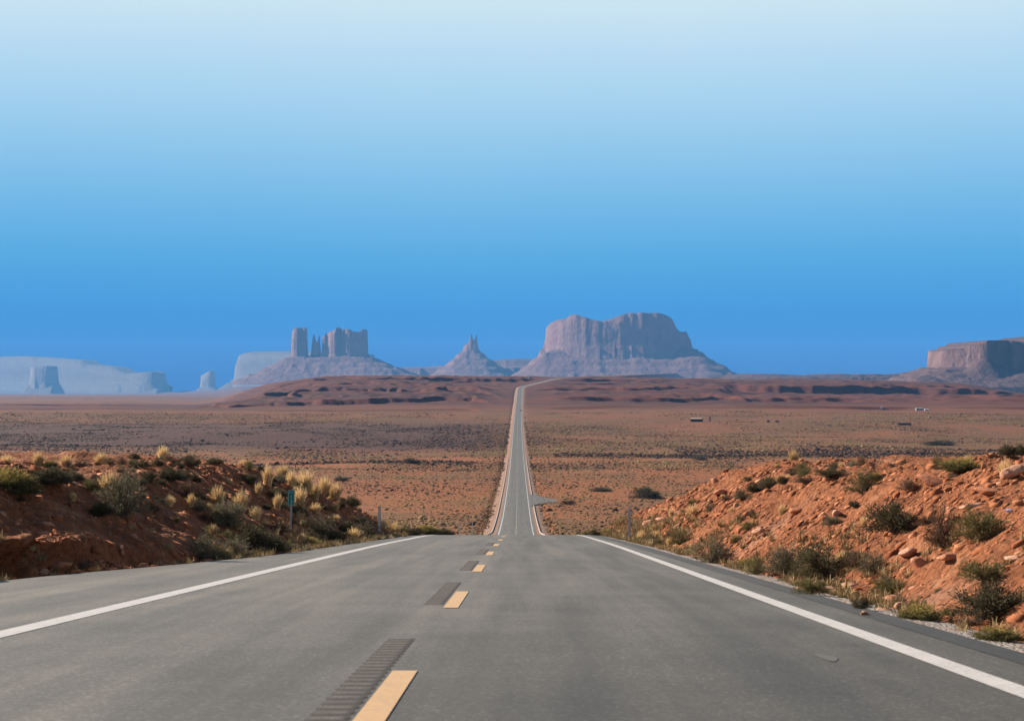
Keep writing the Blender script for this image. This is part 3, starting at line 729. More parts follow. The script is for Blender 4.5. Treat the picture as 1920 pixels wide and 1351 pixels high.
def plant(kind, px, py, w, h, label, d1=170.0, group=None):
    """px, py: foot in the photograph; w, h: its size there"""
    global _n
    p = at(px, py, 6.0, d1); s = p.y / FPX
    fm, sm_ = plant_mesh(kind, _n); _n += 1
    o = bpy.data.objects.new(KINDS[kind][2], fm); C.objects.link(o)
    o.location = p - Vector((0, 0, 0.03 * s * h)); o.rotation_euler = (0, 0, random.uniform(0, 6.28))
    if kind == "straw": sx = w * s * 1.5; sz = h * s * 1.4
    else:
        big = 1.22 if px < 720 else 1.06
        sx = w * s * 1.22 * big; sz = h * s * 1.5 * (0.5 + 0.5 * big)
    o.scale = (sx, sx, sz)
    if label in SEEN: print("DUPLICATE LABEL", label)
    SEEN[label] = 1
    tag(o, label, KINDS[kind][3], group or GRP[kind])
    if sm_:
        st = bpy.data.objects.new("stems", sm_); C.objects.link(st); st.parent = o
    return o

PL = [  # left road cut, from the photograph's left edge to the delineator
 ("yellow", 30, 925, 78, 52, "large yellow topped shrub at the left end of the left bank top"),
 ("dark", 88, 908, 56, 42, "dark shrub right beside the large yellow topped shrub"),
 ("straw", 72, 872, 24, 22, "straw tussock standing up on the skyline above the large yellow topped shrub"),
 ("yellow", 96, 876, 26, 16, "small golden shrub right of the straw tussock on the far left skyline"),
 ("dark", 112, 906, 42, 30, "dark low shrub between the yellow topped shrub and the small brown ones"),
 ("dark", 141, 900, 32, 20, "flat dark shrub at the right end of the dark clump on the left bank top"),
 ("straw", 190, 870, 24, 18, "straw tussock on the left skyline beside a brown bush"),
 ("brown", 206, 871, 18, 13, "tiny brown bush touching the straw tussock on the left skyline"),
 ("brown", 127, 876, 16, 11, "tiny brown bush on the left skyline, leftmost of the brown ones"),
 ("brown", 151, 875, 22, 12, "low brown bush on the left skyline between two brown bushes"),
 ("brown", 240, 902, 30, 22, "rusty brown bush upper left of the round dark shrub"),
 ("dark", 262, 909, 22, 16, "small dark shrub between the rusty brown bush and the dark green pair"),
 ("dark", 281, 903, 26, 19, "dark shrub left of the round dark shrub on the bank top"),
 ("dark", 320, 901, 44, 28, "round dark green shrub alone on bare red dirt of the left bank"),
 ("dark", 268, 876, 24, 15, "dark shrub on the left skyline, leftmost of a row of five"),
 ("dark", 298, 873, 18, 13, "small dark shrub on the left skyline, second of a row of five"),
 ("brown", 328, 870, 24, 14, "brown bush on the left skyline in the middle of a row of five"),
 ("dark", 358, 873, 32, 19, "widest dark shrub on the left skyline, fourth of a row of five"),
 ("dark", 402, 869, 30, 12, "flat dark shrub on the left skyline, rightmost of a row of five"),
 ("straw", 204, 925, 40, 34, "straw tussock leaning against the big grey shrub of the left bank"),
 ("grey", 228, 966, 80, 70, "big grey shrub with straw behind it on the left bank"),
 ("dark", 191, 966, 42, 32, "dark shrub at the lower left foot of the big grey shrub"),
 ("olive", 171, 921, 32, 30, "dark olive shrub upper left of the big grey shrub"),
 ("brown", 352, 932, 42, 24, "brown bush below and right of the round dark shrub"),
 ("dark", 374, 937, 26, 12, "small dark shrub right under the brown bush in the middle of the left bank"),
 ("dark", 466, 906, 32, 20, "dark shrub alone near the bank crest left of the straw tussocks"),
 ("straw", 409, 948, 26, 32, "straw tussock left of the tall dark shrub, taller of the two"),
 ("straw", 452, 958, 28, 32, "straw tussock right above the tall dark grey shrub"),
 ("grey", 429, 984, 60, 60, "tall dark grey shrub ringed by straw tussocks on the left bank"),
 ("grey", 374, 958, 24, 20, "small grey shrub left of the tall dark grey shrub"),
 ("straw", 359, 950, 16, 22, "thin straw tussock left of the small grey shrub"),
 ("straw", 405, 972, 17, 17, "short straw tussock at the left foot of the tall dark grey shrub"),
 ("straw", 448, 992, 22, 18, "straw tussock at the right foot of the tall dark grey shrub"),
 ("straw", 401, 1008, 17, 22, "straw tussock above the roadside sage clump on the left"),
 ("dark", 470, 1026, 62, 44, "large blackish green shrub near the left road edge"),
 ("dark", 508, 1032, 52, 36, "blackish shrub against the right end of the large blackish green one"),
 ("grey", 385, 1048, 62, 44, "grey green shrub at the left end of the roadside sage clump"),
 ("yellow", 408, 1049, 44, 24, "yellow green shrub in front of the roadside sage clump"),
 ("grey", 442, 1046, 54, 34, "grey shrub at the right end of the roadside sage clump"),
 ("brown", 290, 958, 26, 18, "brown bush in the middle of the left bank right of the big grey shrub"),
 ("grey", 300, 946, 22, 16, "small grey shrub right of the big grey shrub's top"),
 ("straw", 138, 939, 14, 14, "little straw tussock on bare dirt below the dark clump"),
 ("dark", 40, 940, 14, 11, "little dark shrub under the large yellow topped shrub"),
 ("straw", 502, 912, 20, 34, "straw tussock at the crest, upper left of the green mile marker"),
 ("straw", 529, 896, 26, 22, "greenish straw tussock highest on the crest above the mile marker"),
 ("straw", 546, 911, 20, 24, "straw tussock directly above the green mile marker"),
 ("dark", 521, 932, 36, 22, "dark shrub just left of the mile marker's green plate"),
 ("dark", 561, 920, 24, 18, "dark shrub just right of the mile marker's top"),
 ("grey", 524, 906, 24, 18, "grey shrub between the crest tussocks above the mile marker"),
 ("straw", 573, 925, 32, 38, "broad straw tussock on the crest right of the mile marker"),
 ("straw", 590, 938, 24, 28, "straw tussock on the crest, second right of the mile marker"),
 ("straw", 609, 928, 26, 28, "straw tussock on the falling crest, third right of the mile marker"),
 ("straw", 629, 935, 26, 26, "straw tussock lowest on the falling crest, nearest the dark leaning shrub"),
 ("straw", 485, 932, 14, 24, "narrow straw tussock left of the dark shrub beside the mile marker"),
 ("straw", 521, 956, 16, 28, "narrow straw tussock left of the mile marker post"),
 ("straw", 480, 975, 24, 22, "straw tussock between the tall dark grey shrub and the mile marker post"),
 ("straw", 561, 955, 28, 38, "tall straw tussock just right of the mile marker plate"),
 ("straw", 629, 958, 14, 14, "small straw tussock alone under the falling crest"),
 ("straw", 591, 964, 22, 18, "straw tussock halfway between the mile marker and the left delineator"),
 ("dark", 560, 970, 28, 30, "dark shrub right of the mile marker post"),
 ("grey", 604, 1004, 50, 38, "grey olive shrub midway between mile marker and left delineator"),
 ("dark", 630, 1019, 28, 32, "dark upright shrub by the road left of the delineator"),
 ("dark", 648, 996, 24, 18, "small dark shrub above the dark upright roadside shrub"),
 ("grey", 688, 1006, 48, 28, "grey shrub touching the left white delineator"),
 ("straw", 663, 1012, 24, 20, "straw tussock between the dark upright shrub and the left delineator"),
 ("yellow", 585, 1024, 40, 20, "yellow green shrub on the road edge below the mile marker"),
 ("straw", 567, 1018, 14, 16, "straw tussock beside the yellow green roadside shrub"),
 ("brown", 526, 1000, 34, 26, "brown grey shrub at the foot of the mile marker post"),
 ("dark", 660, 946, 30, 24, "dark leaning shrub at the nose of the left bank"),
 ("olive", 462, 1000, 30, 22, "olive shrub above the large blackish green one"),
 ("grey", 545, 1031, 30, 18, "low grey shrub between the blackish shrub and the yellow green one"),
 ("brown", 545, 985, 26, 20, "brown shrub behind the mile marker post"),
 ("dark", 676, 985, 24, 16, "small dark shrub above the grey shrub by the left delineator"),
 ("olive", 645, 1010, 26, 18, "olive shrub right of the dark upright roadside shrub"),
 # beside the crest, past the left delineator
 ("dark", 778, 999, 34, 17, "dark shrub on the verge just past the left delineator"),
 ("yellow", 803, 996, 50, 22, "pale yellow green shrub on the verge where the road crests"),
 ("dark", 832, 998, 42, 15, "low dark shrub at the end of the left verge by the crest"),
 ("straw", 736, 1002, 30, 20, "straw tussock just right of the left delineator"),
 ("olive", 760, 1000, 30, 18, "olive shrub between the straw tussock and the dark verge shrub"),
 # right side
 ("dark", 1115, 1003, 20, 13, "small dark shrub on the right verge by the crest"),
 ("yellow", 1136, 1004, 24, 14, "small yellow green shrub next to the tip of the right bank"),
 ("olive", 1099, 1001, 20, 9, "low olive shrub where the right white line meets the crest"),
 ("olive", 1200, 1018, 24, 18, "olive shrub at the foot of the right delineator"),
 ("dark", 1415, 922, 30, 22, "dark shrub on the right bank crest, leftmost of a clump of three"),
 ("dark", 1443, 916, 42, 26, "dark shrub on the right bank crest, middle of a clump of three"),
 ("dark", 1470, 908, 26, 18, "dark shrub on the right bank crest, rightmost of a clump of three"),
 ("grey", 1391, 936, 32, 18, "grey shrub on the slope left of the clump of three"),
 ("brown", 1362, 940, 22, 14, "brown shrub on the left shoulder of the right bank"),
 ("olive", 1300, 948, 24, 18, "olive shrub on the low nose of the right bank"),
 ("olive", 1505, 888, 34, 20, "olive shrub on the right bank top, left of the long dark shrub"),
 ("dark", 1556, 892, 56, 17, "long dark shrub lying along the right bank top"),
 ("brown", 1510, 905, 46, 15, "low brown shrub under the olive shrub on the right bank top"),
 ("olive", 1618, 924, 64, 40, "broad olive brown shrub where the right bank top meets the slope"),
 ("yellow", 1642, 900, 26, 18, "small yellow topped shrub above the broad olive brown shrub"),
 ("dark", 1601, 950, 24, 13, "small dark shrub on rocks below the broad olive brown shrub"),
 ("dark", 1678, 996, 92, 66, "big blackish shrub in the middle of the rocky right slope"),
 ("brown", 1765, 1024, 58, 80, "tall dry brown shrub right of the big blackish shrub"),
 ("olive", 1838, 1010, 104, 76, "wide dry olive shrub right of the tall brown shrub"),
 ("yellow", 1800, 884, 84, 32, "yellow tinged shrub on the right skyline"),
 ("dark", 1890, 854, 34, 24, "dark shrub on the right skyline, left of a pair"),
 ("dark", 1916, 854, 26, 26, "dark shrub cut by the right edge of the view on the skyline"),
 ("grey", 1480, 1075, 90, 50, "grey left half of the large roadside shrub clump on the right"),
 ("dark", 1540, 1086, 110, 66, "large dark shrub in the roadside clump on the right"),
 ("olive", 1520, 1112, 62, 42, "olive shrub right at the gravel in front of the large dark shrub"),
 ("olive", 1415, 1078, 38, 34, "olive shrub between the road and the grey half of the clump"),
 ("grey", 1638, 1072, 58, 40, "grey shrub right of the large roadside clump"),
 ("olive", 1672, 1116, 70, 48, "olive green shrub above the pale roadside stones"),
 ("dark", 1615, 1140, 34, 22, "small green shrub on the gravel left of the pale roadside stones"),
 ("yellow", 1725, 1164, 80, 40, "yellow green shrub at the gravel right of the pale stones"),
 ("olive", 1842, 1086, 98, 50, "olive shrub on the slope above the biggest black shrub"),
 ("dark", 1858, 1156, 136, 74, "biggest blackish shrub low on the right slope by the view edge"),
 ("yellow", 1872, 1204, 86, 42, "yellow shrub lowest at the right edge by the gravel"),
 ("brown", 1818, 1172, 50, 22, "low brown shrub at the left foot of the biggest blackish shrub"),
 ("grey", 1338, 1056, 76, 44, "grey shrub on the right slope foot, left of the olive ones"),
 ("olive", 1275, 1020, 48, 28, "olive shrub at the slope foot between the delineator and the grey shrub"),
 ("brown", 1238, 1024, 30, 20, "brown shrub right of the right delineator"),
 ("yellow", 1402, 1068, 44, 32, "yellow shrub behind the olive roadside shrub on the right"),
 ("brown", 1600, 1062, 40, 26, "brown shrub between the large roadside clump and the grey shrub"),
 ("grey", 1560, 985, 40, 26, "faint grey shrub on rubble left of the big blackish shrub"),
 ("brown", 1700, 920, 36, 20, "brown shrub on the right bank top between the two skyline groups"),
]
for a in PL: plant(*a)
# small tufts nobody could tell apart
def tufts(n, side, label, kinds):
    global _n
    r = random.Random(17 + side)
    for i in range(n):
        y = r.uniform(18, 92) if side > 0 or i % 3 == 0 else r.uniform(44, 88); t = (0.5 if side < 0 else 0.6) + 6.5 * r.random() ** (1.3 if side < 0 else 2.0)
        x = float(XeR(y)) + t if side > 0 else float(XeL(y)) - t
        kind = r.choice(kinds); z = float(H(np.array([x]), np.array([y]))[0])
        fm, sm_ = plant_mesh(kind, _n); _n += 1; w = r.uniform(0.16, 0.42) * (0.7 + y / 100)
        o = bpy.data.objects.new(KINDS[kind][2], fm); C.objects.link(o); o.location = (x, y, z - 0.02); o.rotation_euler = (0, 0, r.uniform(0, 6.28)); o.scale = (w, w, w * r.uniform(0.7, 1.1))
        tag(o, label, "shrub", "small tufts on the %s road cut" % ("right" if side > 0 else "left"))
        if sm_: st = bpy.data.objects.new("stems", sm_); C.objects.link(st); st.parent = o
tufts(105, 1, "small dry brush tuft among the rubble of the right road cut", ("olive", "brown", "grey", "straw", "olive", "straw"))
tufts(150, -1, "small brush or grass tuft on the shaded dirt of the left road cut", ("dark", "brown", "grey", "dark", "straw", "olive"))
# larger bushes standing on the valley floor
for kind, px, py, w, h, lab in (
    ("dark", 1216, 934, 54, 26, "big dark bush on the valley floor left of the right bank"),
    ("dark", 1128, 921, 40, 11, "flat dark bush on the valley floor beyond the turnout"),
    ("dark", 775, 869, 26, 11, "dark bush at the right end of the left valley wash"),
    ("dark", 640, 901, 24, 10, "dark bush on the valley floor above the left bank nose"),
    ("brown", 1066, 945, 30, 12, "brown bush on the valley floor right of the turnout"),
    ("dark", 1313, 862, 24, 9, "dark bush in the right valley wash, left of the longer row"),
    ("dark", 1760, 834, 56, 13, "long dark bush on the valley floor beyond the right bank top"),
    ("dark", 1441, 791.5, 6, 5, "left of two dark dots on the far valley floor right of the road"),
    ("dark", 1457, 791.5, 7, 5, "right of two dark dots on the far valley floor right of the road")):
    plant(kind, px, py, w, h, lab, 4200.0, "larger bushes on the valley floor")

# ------------------------------------------------------------------ brush over the valley floor, too many to count
def dome(seed, jag=0.35):
    bm = bmesh.new(); bmesh.ops.create_icosphere(bm, subdivisions=1, radius=0.5)
    r = random.Random(seed)
    for v in bm.verts:
        k = 1 + r.uniform(-jag, jag); v.co = Vector((v.co.x * k, v.co.y * k, max(v.co.z, -0.12) * r.uniform(0.7, 1.3)))
    bm.verts.ensure_lookup_table()
    V = np.array([v.co[:] for v in bm.verts]); F = np.array([[w.index for w in f.verts] for f in bm.faces]); bm.free(); return V, F
DOMES = [dome(k) for k in range(6)]

def merged(name, pos, size, hgt, tint, variants, mat, tilt=None):
    V = []; F = []; T = []; base = 0; n = len(pos); per = np.arange(n) % len(variants)
    for k, (v, f) in enumerate(variants):
        idx = np.nonzero(per == k)[0]
        if not len(idx): continue
        a = rng.uniform(0, 6.283, len(idx)); ca, sa = np.cos(a)[:, None], np.sin(a)[:, None]
        x = v[None, :, 0] * size[idx, None]; y = v[None, :, 1] * size[idx, None]; z = v[None, :, 2] * hgt[idx, None]
        X, Y, Z = x * ca - y * sa, x * sa + y * ca, z
        if tilt is not None:
            Z = Z + X * tilt[0][idx, None] + Y * tilt[1][idx, None]
        P_ = np.stack([X + pos[idx, None, 0], Y + pos[idx, None, 1], Z + pos[idx, None, 2]], -1)
        V.append(P_.reshape(-1, 3)); m_ = len(v)
        F.append((f[None] + (base + np.arange(len(idx)) * m_)[:, None, None]).reshape(-1, 3)); base += len(idx) * m_
        T.append(np.repeat(tint[idx], m_))
    return mesh_np(name, np.concatenate(V), np.concatenate(F), mat, False, tint=np.concatenate(T))

def scrub():
    n = 420000
    d = 112 + (2300 - 112) * rng.random(n) ** 0.80
    px = rng.uniform(-60, 1980, n); x = (px - 960) / FPX * d
    t = x - Xc(d); ok = np.abs(t) > 6.2 + 1.2 * rng.random(n)
    dens = 0.54 + 1.8 * fbm(x / 45, d / 90, 4, 201) + 1.3 * fbm(x / 260, d / 420, 3, 205)
    # washes lined with brush
    wash = np.exp(-((d - 1010 - 60 * fbm(x / 90, x * 0, 3, 207)) / 22) ** 2) * sm(-330, -260, -np.abs(x + 0) ) 
    w1 = np.exp(-((d - 1030 - 50 * fbm(x / 90, x * 0, 3, 207)) / 22) ** 2) * ((x < -20) & (x > -150))
    w2 = np.exp(-((d - 1130 - 60 * fbm(x / 110, x * 0, 3, 208)) / 34) ** 2) * ((x > 25) & (x < 330)) + np.exp(-((d - 1195 - 70 * fbm(x / 80, d / 120, 3, 209)) / 55) ** 2) * (x > 105) * 0.8
    green = np.exp(-((d - 330) / 90.0) ** 2) * 0.5
    dens = dens + 1.6 * (w1 + w2) + green
    ok &= rng.random(n) < np.clip(dens, 0.04, 1)
    x, d = x[ok], d[ok]; w = (w1 + w2)[ok]; g = green[ok]; n = len(x)
    z = H(x, d); pos = np.stack([x, d, z - 0.05], 1)
    size = np.clip(0.40 * np.exp(rng.normal(0, 0.5, n)), 0.2, 2.2) * (1 + 0.5 * (d > 900)) * (1 + 0.6 * w); hgt = size * rng.uniform(0.5, 0.95, n)
    burnt = sm(1120, 1260, d + 60 * fbm(x / 80, d / 90, 2, 215)) * (1 - sm(1750, 2050, d)) * (1 - sm(-70, 20, x))
    tint = np.clip(0.42 + 0.5 * fbm(x / 40, d / 70, 3, 211) + rng.normal(0, 0.17, n) - 0.45 * w + 0.35 * g - 0.60 * burnt, 0, 1)
    o = merged("scrub", pos, size, hgt, tint, DOMES, scrub_mat())
    tag(o, "low sage and dry grass brush scattered over the valley floor", kind="stuff")
scrub()

# ------------------------------------------------------------------ rubble and stones on the cuts
def rock(seed, flat=0.6, sub=2, cuts=9):
    r = random.Random(seed); bm = bmesh.new(); bmesh.ops.create_icosphere(bm, subdivisions=sub, radius=0.5)
    for k in range(cuts):
        nrm = Vector((r.gauss(0, 1), r.gauss(0, 1), r.gauss(0, 1))).normalized(); dd = r.uniform(0.20, 0.36)
        for v in bm.verts:
            q = v.co.dot(nrm)
            if q > dd: v.co -= nrm * (q - dd)
    for v in bm.verts: v.co.z *= flat
    bmesh.ops.dissolve_limit(bm, angle_limit=0.05, verts=list(bm.verts), edges=list(bm.edges)); bmesh.ops.triangulate(bm, faces=list(bm.faces))
    bm.verts.ensure_lookup_table(); bm.verts.index_update()
    V = np.array([v.co[:] for v in bm.verts]); F = np.array([[w.index for w in f.verts] for f in bm.faces]); bm.free(); return V * 1.5, F
def slab(seed):
    r = random.Random(seed); bm = bmesh.new(); bmesh.ops.create_cube(bm, size=1.0)
    fl = r.uniform(0.3, 0.75); wd = r.uniform(0.55, 0.95)
    for v in bm.verts: v.co = Vector((v.co.x * r.uniform(0.7, 1.15), v.co.y * wd * r.uniform(0.65, 1.15), v.co.z * fl * r.uniform(0.6, 1.2)))
    for k in range(3):
        nrm = Vector((r.gauss(0, 1), r.gauss(0, 1), r.gauss(0, .8))).normalized()
        bmesh.ops.bisect_plane(bm, geom=list(bm.verts) + list(bm.edges) + list(bm.faces), plane_co=nrm * r.uniform(0.25, 0.4), plane_no=nrm, clear_outer=True)
        bmesh.ops.contextual_create(bm, geom=[e for e in bm.edges if e.is_boundary])
    bmesh.ops.triangulate(bm, faces=list(bm.faces)); bmesh.ops.recalc_face_normals(bm, faces=list(bm.faces)); bm.verts.index_update()
    V = np.array([v.co[:] for v in bm.verts]); F = np.array([[w.index for w in f.verts] for f in bm.faces]); bm.free(); return V * 1.35, F
ROCKS = [slab(40 + k) for k in range(10)]
RUB = rubble_mat()

def rubble(side, n, label):
    y = 6 + 102 * rng.random(n) ** 0.8
    t = 0.5 + 7.5 * rng.random(n) ** 1.25
    if side < 0: t = 0.35 + 6.5 * rng.random(n) ** 1.2
    x = XeR(y) + t if side > 0 else XeL(y) - t
    den = 0.55 + 1.5 * fbm(x / 2.2, y / 3.5, 3, 301)
    ok = rng.random(n) < np.clip(den, 0.08, 1); x, y = x[ok], y[ok]; n = len(x)
    z = H(x, y); e = 0.15
    gx_ = (H(x + e, y) - H(x - e, y)) / (2 * e); gy_ = (H(x, y + e) - H(x, y - e)) / (2 * e)
    size = 0.013 + 0.020 * rng.random(n) + 0.12 * rng.random(n) ** 9; size *= (0.8 + y / 120)
    if side < 0: size *= 1.1
    hgt = size * rng.uniform(0.6, 1.3, n); tint = np.clip(rng.normal(0.42, 0.24, n), 0, 1)
    o = merged("rubble", np.stack([x, y, z - 0.06 * hgt], 1), size, hgt, tint, ROCKS, RUB, (np.clip(gx_, -.45, .45), np.clip(gy_, -.45, .45)))
    tag(o, label, kind="stuff")
rubble(1, 95000, "broken red sandstone rubble covering the right road cut")
rubble(-1, 60000, "small red stones scattered over the left road cut")

def grass_fringe():
    small = []
    for k in range(4):
        v, f = tuft_mesh(500 + k, n=34, h=1.0, lean=0.9, w=0.035); f = np.concatenate([f[:, [0, 1, 2]], f[:, [0, 2, 3]]]); small.append((v, f))
    n = 11000; side = np.where(rng.random(n) < 0.6, 1, -1)
    y = 13 + 95 * rng.random(n) ** 0.8; t = 0.28 + 1.7 * rng.random(n) ** 1.7
    x = np.where(side > 0, XeR(y) + t, XeL(y) - t)
    ok = rng.random(n) < np.clip(0.30 + 2.2 * fbm(x / 1.5, y / 4.0, 3, 331) + 0.5 * sm(50, 90, y), 0.02, 1) * np.where((side < 0) & (y < 42), 0.15, 1)
    x, y = x[ok], y[ok]; n = len(x); h = rng.uniform(0.07, 0.24, n) * (0.8 + y / 130)
    o = merged("dry_grass", np.stack([x, y, H(x, y) - 0.02], 1), h * rng.uniform(0.8, 1.5, n), h, np.clip(rng.normal(0.5, 0.25, n), 0, 1), small, grass_mat())
    tag(o, "short dry tan grass along the foot of both road cuts", kind="stuff")
def grass_mat():
    m = M("dry_verge_grass"); a = m.n("Attribute", attribute_name="tint")
    c = m.ramp(a.outputs["Fac"], [(0.0, (0.16, 0.12, 0.055)), (0.5, (0.34, 0.235, 0.11)), (1.0, (0.50, 0.37, 0.20))])
    return m.done(m.bsdf(c, 0.9, spec=0.1))
grass_fringe()

STONE = stone_mat(); STV = [rock(70 + k, (0.55, 0.75, 0.45, 0.65)[k], 2, 14) for k in range(4)]
_st = []
def stone(px, py, w, h, label, k=0, pale=False):
    p = at(px, py, 6, 170); s = p.y / FPX
    if len(_st) < 4:
        o = mesh_np("stone", *STV[len(_st)], STONE); _st.append(o)
    else:
        o = _st[k % 4].copy(); C.objects.link(o)
    o.location = p + Vector((0, 0, 0.22 * h * s)); o.scale = (w * s * 1.05, w * s * 0.9, h * s * 1.5); o.rotation_euler = (random.uniform(-.15, .15), random.uniform(-.15, .15), random.uniform(0, 6.28))
    if label in SEEN: print("DUPLICATE LABEL", label)
    SEEN[label] = 1
    tag(o, label, "stone", "loose stones on the road cuts")
for i, a in enumerate([
    (112, 1068, 42, 22, "pale sandstone block at the left road edge, largest there"),
    (84, 1074, 22, 13, "small stone just left of the pale sandstone block"),
    (134, 906, 24, 9, "flat pale stone under the dark clump on the left bank top"),
    (229, 1040, 14, 12, "pale stone below the big grey shrub near the left road edge"),
    (252, 1008, 12, 13, "upright pale stone on the shaded slope under the big grey shrub"),
    (228, 1030, 13, 8, "small flat stone on the shaded slope just above another pale stone"),
    (285, 992, 14, 6, "thin slab on the shaded slope right of the upright pale stone"),
    (424, 900, 12, 9, "pale stone on the left crest between dark shrubs"),
    (1508, 1106, 34, 12, "flat pale slab by the gravel right of the olive roadside shrub"),
    (1558, 1108, 30, 13, "pale slab, second along the gravel right of the roadside clump"),
    (1590, 1098, 40, 12, "long low slab on dirt right of the roadside clump"),
    (1650, 1126, 28, 18, "reddish block in the pale roadside stone pile, leftmost"),
    (1674, 1128, 36, 22, "largest block of the pale roadside stone pile"),
    (1692, 1138, 24, 15, "small pale block at the right end of the roadside stone pile"),
    (1656, 1146, 34, 12, "flat slab lying in front of the roadside stone pile"),
    (1622, 1152, 24, 10, "flat stone on the gravel left of the roadside stone pile"),
    (1567, 965, 16, 16, "pale upright stone left of the big blackish shrub"),
    (1545, 975, 14, 12, "pale stone left and below the upright pale stone"),
    (1820, 950, 40, 14, "long ledge block above the wide dry olive shrub"),
    (1750, 905, 50, 14, "long sandstone ledge block near the right bank top"),
    (1900, 890, 52, 30, "jutting sandstone block at the right edge of the bank top"),
    (1860, 925, 60, 13, "long thin ledge slab below the jutting block"),
    (1780, 1045, 44, 18, "slab on the slope below the tall dry brown shrub"),
    (1730, 1060, 36, 20, "block on the slope left of the slab under the tall brown shrub"),
    (1340, 905, 16, 14, "pale block on the left crest of the right bank"),
    (1215, 985, 22, 16, "split block at the tip of the right bank by the delineator"),
    (1240, 975, 26, 12, "slab on the tip of the right bank, behind the split block"),
    (1420, 1000, 26, 14, "slab in the middle of the lower right slope"),
    (1495, 960, 30, 14, "slab under the clump of three dark shrubs"),
    (1354, 925, 26, 10, "flat slab near the left crest of the right bank"),
    (1900, 1050, 46, 18, "slab at the right edge above the olive shrub"),
    (1700, 1040, 40, 18, "block below the big blackish shrub"),
]): stone(*a, k=i)
# ------------------------------------------------------------------ roadside furniture
GALV = plain_mat("galvanised_steel", (0.42, 0.41, 0.40), 0.5, 0.6); GREEN = plain_mat("green_sign_sheet", (0.008, 0.17, 0.14), 0.5, var=0.08)
SIGNWHITE = plain_mat("white_sign_legend", (0.42, 0.56, 0.52), 0.5); POSTW = plain_mat("pale_post", (0.52, 0.48, 0.46), 0.6)
POSTG = plain_mat("grey_post", (0.30, 0.31, 0.36), 0.5, 0.3); REFL = plain_mat("amber_reflector", (0.60, 0.42, 0.30), 0.3)

def text_mesh(body, size, mat, parent, loc):
    cu = bpy.data.curves.new("legend", 'FONT'); cu.body = body; cu.size = size; cu.align_x = 'CENTER'; cu.align_y = 'CENTER'; cu.extrude = 0.0015
    t = bpy.data.objects.new("legend", cu); C.objects.link(t)
    dg = bpy.context.evaluated_depsgraph_get(); me = bpy.data.meshes.new_from_object(t.evaluated_get(dg))
    bpy.data.objects.remove(t); me.materials.clear(); me.materials.append(mat)
    o = bpy.data.objects.new("legend", me); C.objects.link(o); o.parent = parent; o.location = loc; o.rotation_euler = (math.pi / 2, 0, 0)
    return o

p = at(545, 992, 40, 90); k = p.y / FPX
ms = empty("mile_marker", p, "small green vertical mile marker on a thin steel post", "road sign")
hp = (992 - 918) * k; ph = 29.5 * k; pw = 12.5 * k
bm = bmesh.new()
for dx, sy in ((0, 0.03), (-0.018, 0.008), (0.018, 0.008)): bbox(bm, (dx, -sy / 2 + 0.015, (hp - 0.02) / 2 - 0.1), (0.02 if dx == 0 else 0.02, 0.012 if dx else 0.03, hp + 0.18))
bm_obj("post", bm, GALV, ms)
bm = bmesh.new(); bbox(bm, (0, -0.022, hp - ph / 2), (pw, 0.004, ph), 0)
plate = bm_obj("sign_plate", bm, GREEN, ms)
bm = bmesh.new(); b = 0.014
for c, s in (((0, -0.026, hp - b), (pw - 2 * b, 0.003, b)), ((0, -0.026, hp - ph + b), (pw - 2 * b, 0.003, b)),
             ((-pw / 2 + b, -0.026, hp - ph / 2), (b, 0.003, ph - 3 * b)), ((pw / 2 - b, -0.026, hp - ph / 2), (b, 0.003, ph - 3 * b))): bbox(bm, c, s)
bm_obj("border", bm, SIGNWHITE, plate)
text_mesh("MILE", pw * 0.32, SIGNWHITE, plate, (0, -0.027, hp - ph * 0.17))
text_mesh("1", pw * 0.95, SIGNWHITE, plate, (0, -0.027, hp - ph * 0.46)); text_mesh("3", pw * 0.95, SIGNWHITE, plate, (0, -0.027, hp - ph * 0.78))
ms.rotation_euler = (0.0, math.radians(1.6), math.radians(-4))

def delineator(loc, h, label, mat, w=0.085):
    e = empty("delineator", loc, label, "road marker", "delineator posts")
    bm = bmesh.new(); bbox(bm, (0, 0, h / 2 - 0.1), (w, 0.018, h + 0.2)); bbox(bm, (-w / 2 + 0.008, 0.02, h / 2 - 0.1), (0.014, 0.022, h + 0.19)); bbox(bm, (w / 2 - 0.008, 0.02, h / 2 - 0.1), (0.014, 0.022, h + 0.19))
    bm_obj("post", bm, mat, e)
    bm = bmesh.new(); bmesh.ops.create_cone(bm, cap_ends=True, segments=16, radius1=w * 0.40, radius2=w * 0.36, depth=0.012, matrix=Matrix.Translation((0, -0.016, h - 0.07)) @ Matrix.Rotation(math.pi / 2, 4, 'X'))
    bm_obj("reflector", bm, REFL, e); return e
def roadside(px, py):
    q = at(px, py, 30, 110); return q
q = roadside(711, 1010); delineator(q, (1010 - 948) * q.y / FPX, "pale delineator post at the nose of the left bank", POSTW, 0.115).rotation_euler = (0, math.radians(0.8), 0)
q = roadside(1180, 1014); delineator(q, (1014 - 949) * q.y / FPX, "grey delineator post at the tip of the right bank", POSTG, 0.10)
for y, px, lab in ((152, 862, "thin pale post just past the crest, left of its twin"), (188, 886, "thin pale post just past the crest, right of its twin")):
    x = (px - 960) / FPX * y - 0.0; z = float(H(np.array([x]), np.array([y]))[0]); delineator(Vector((x, y, z)), EYE - (978 - HOR) / FPX * y - z, lab, POSTW, 0.09)

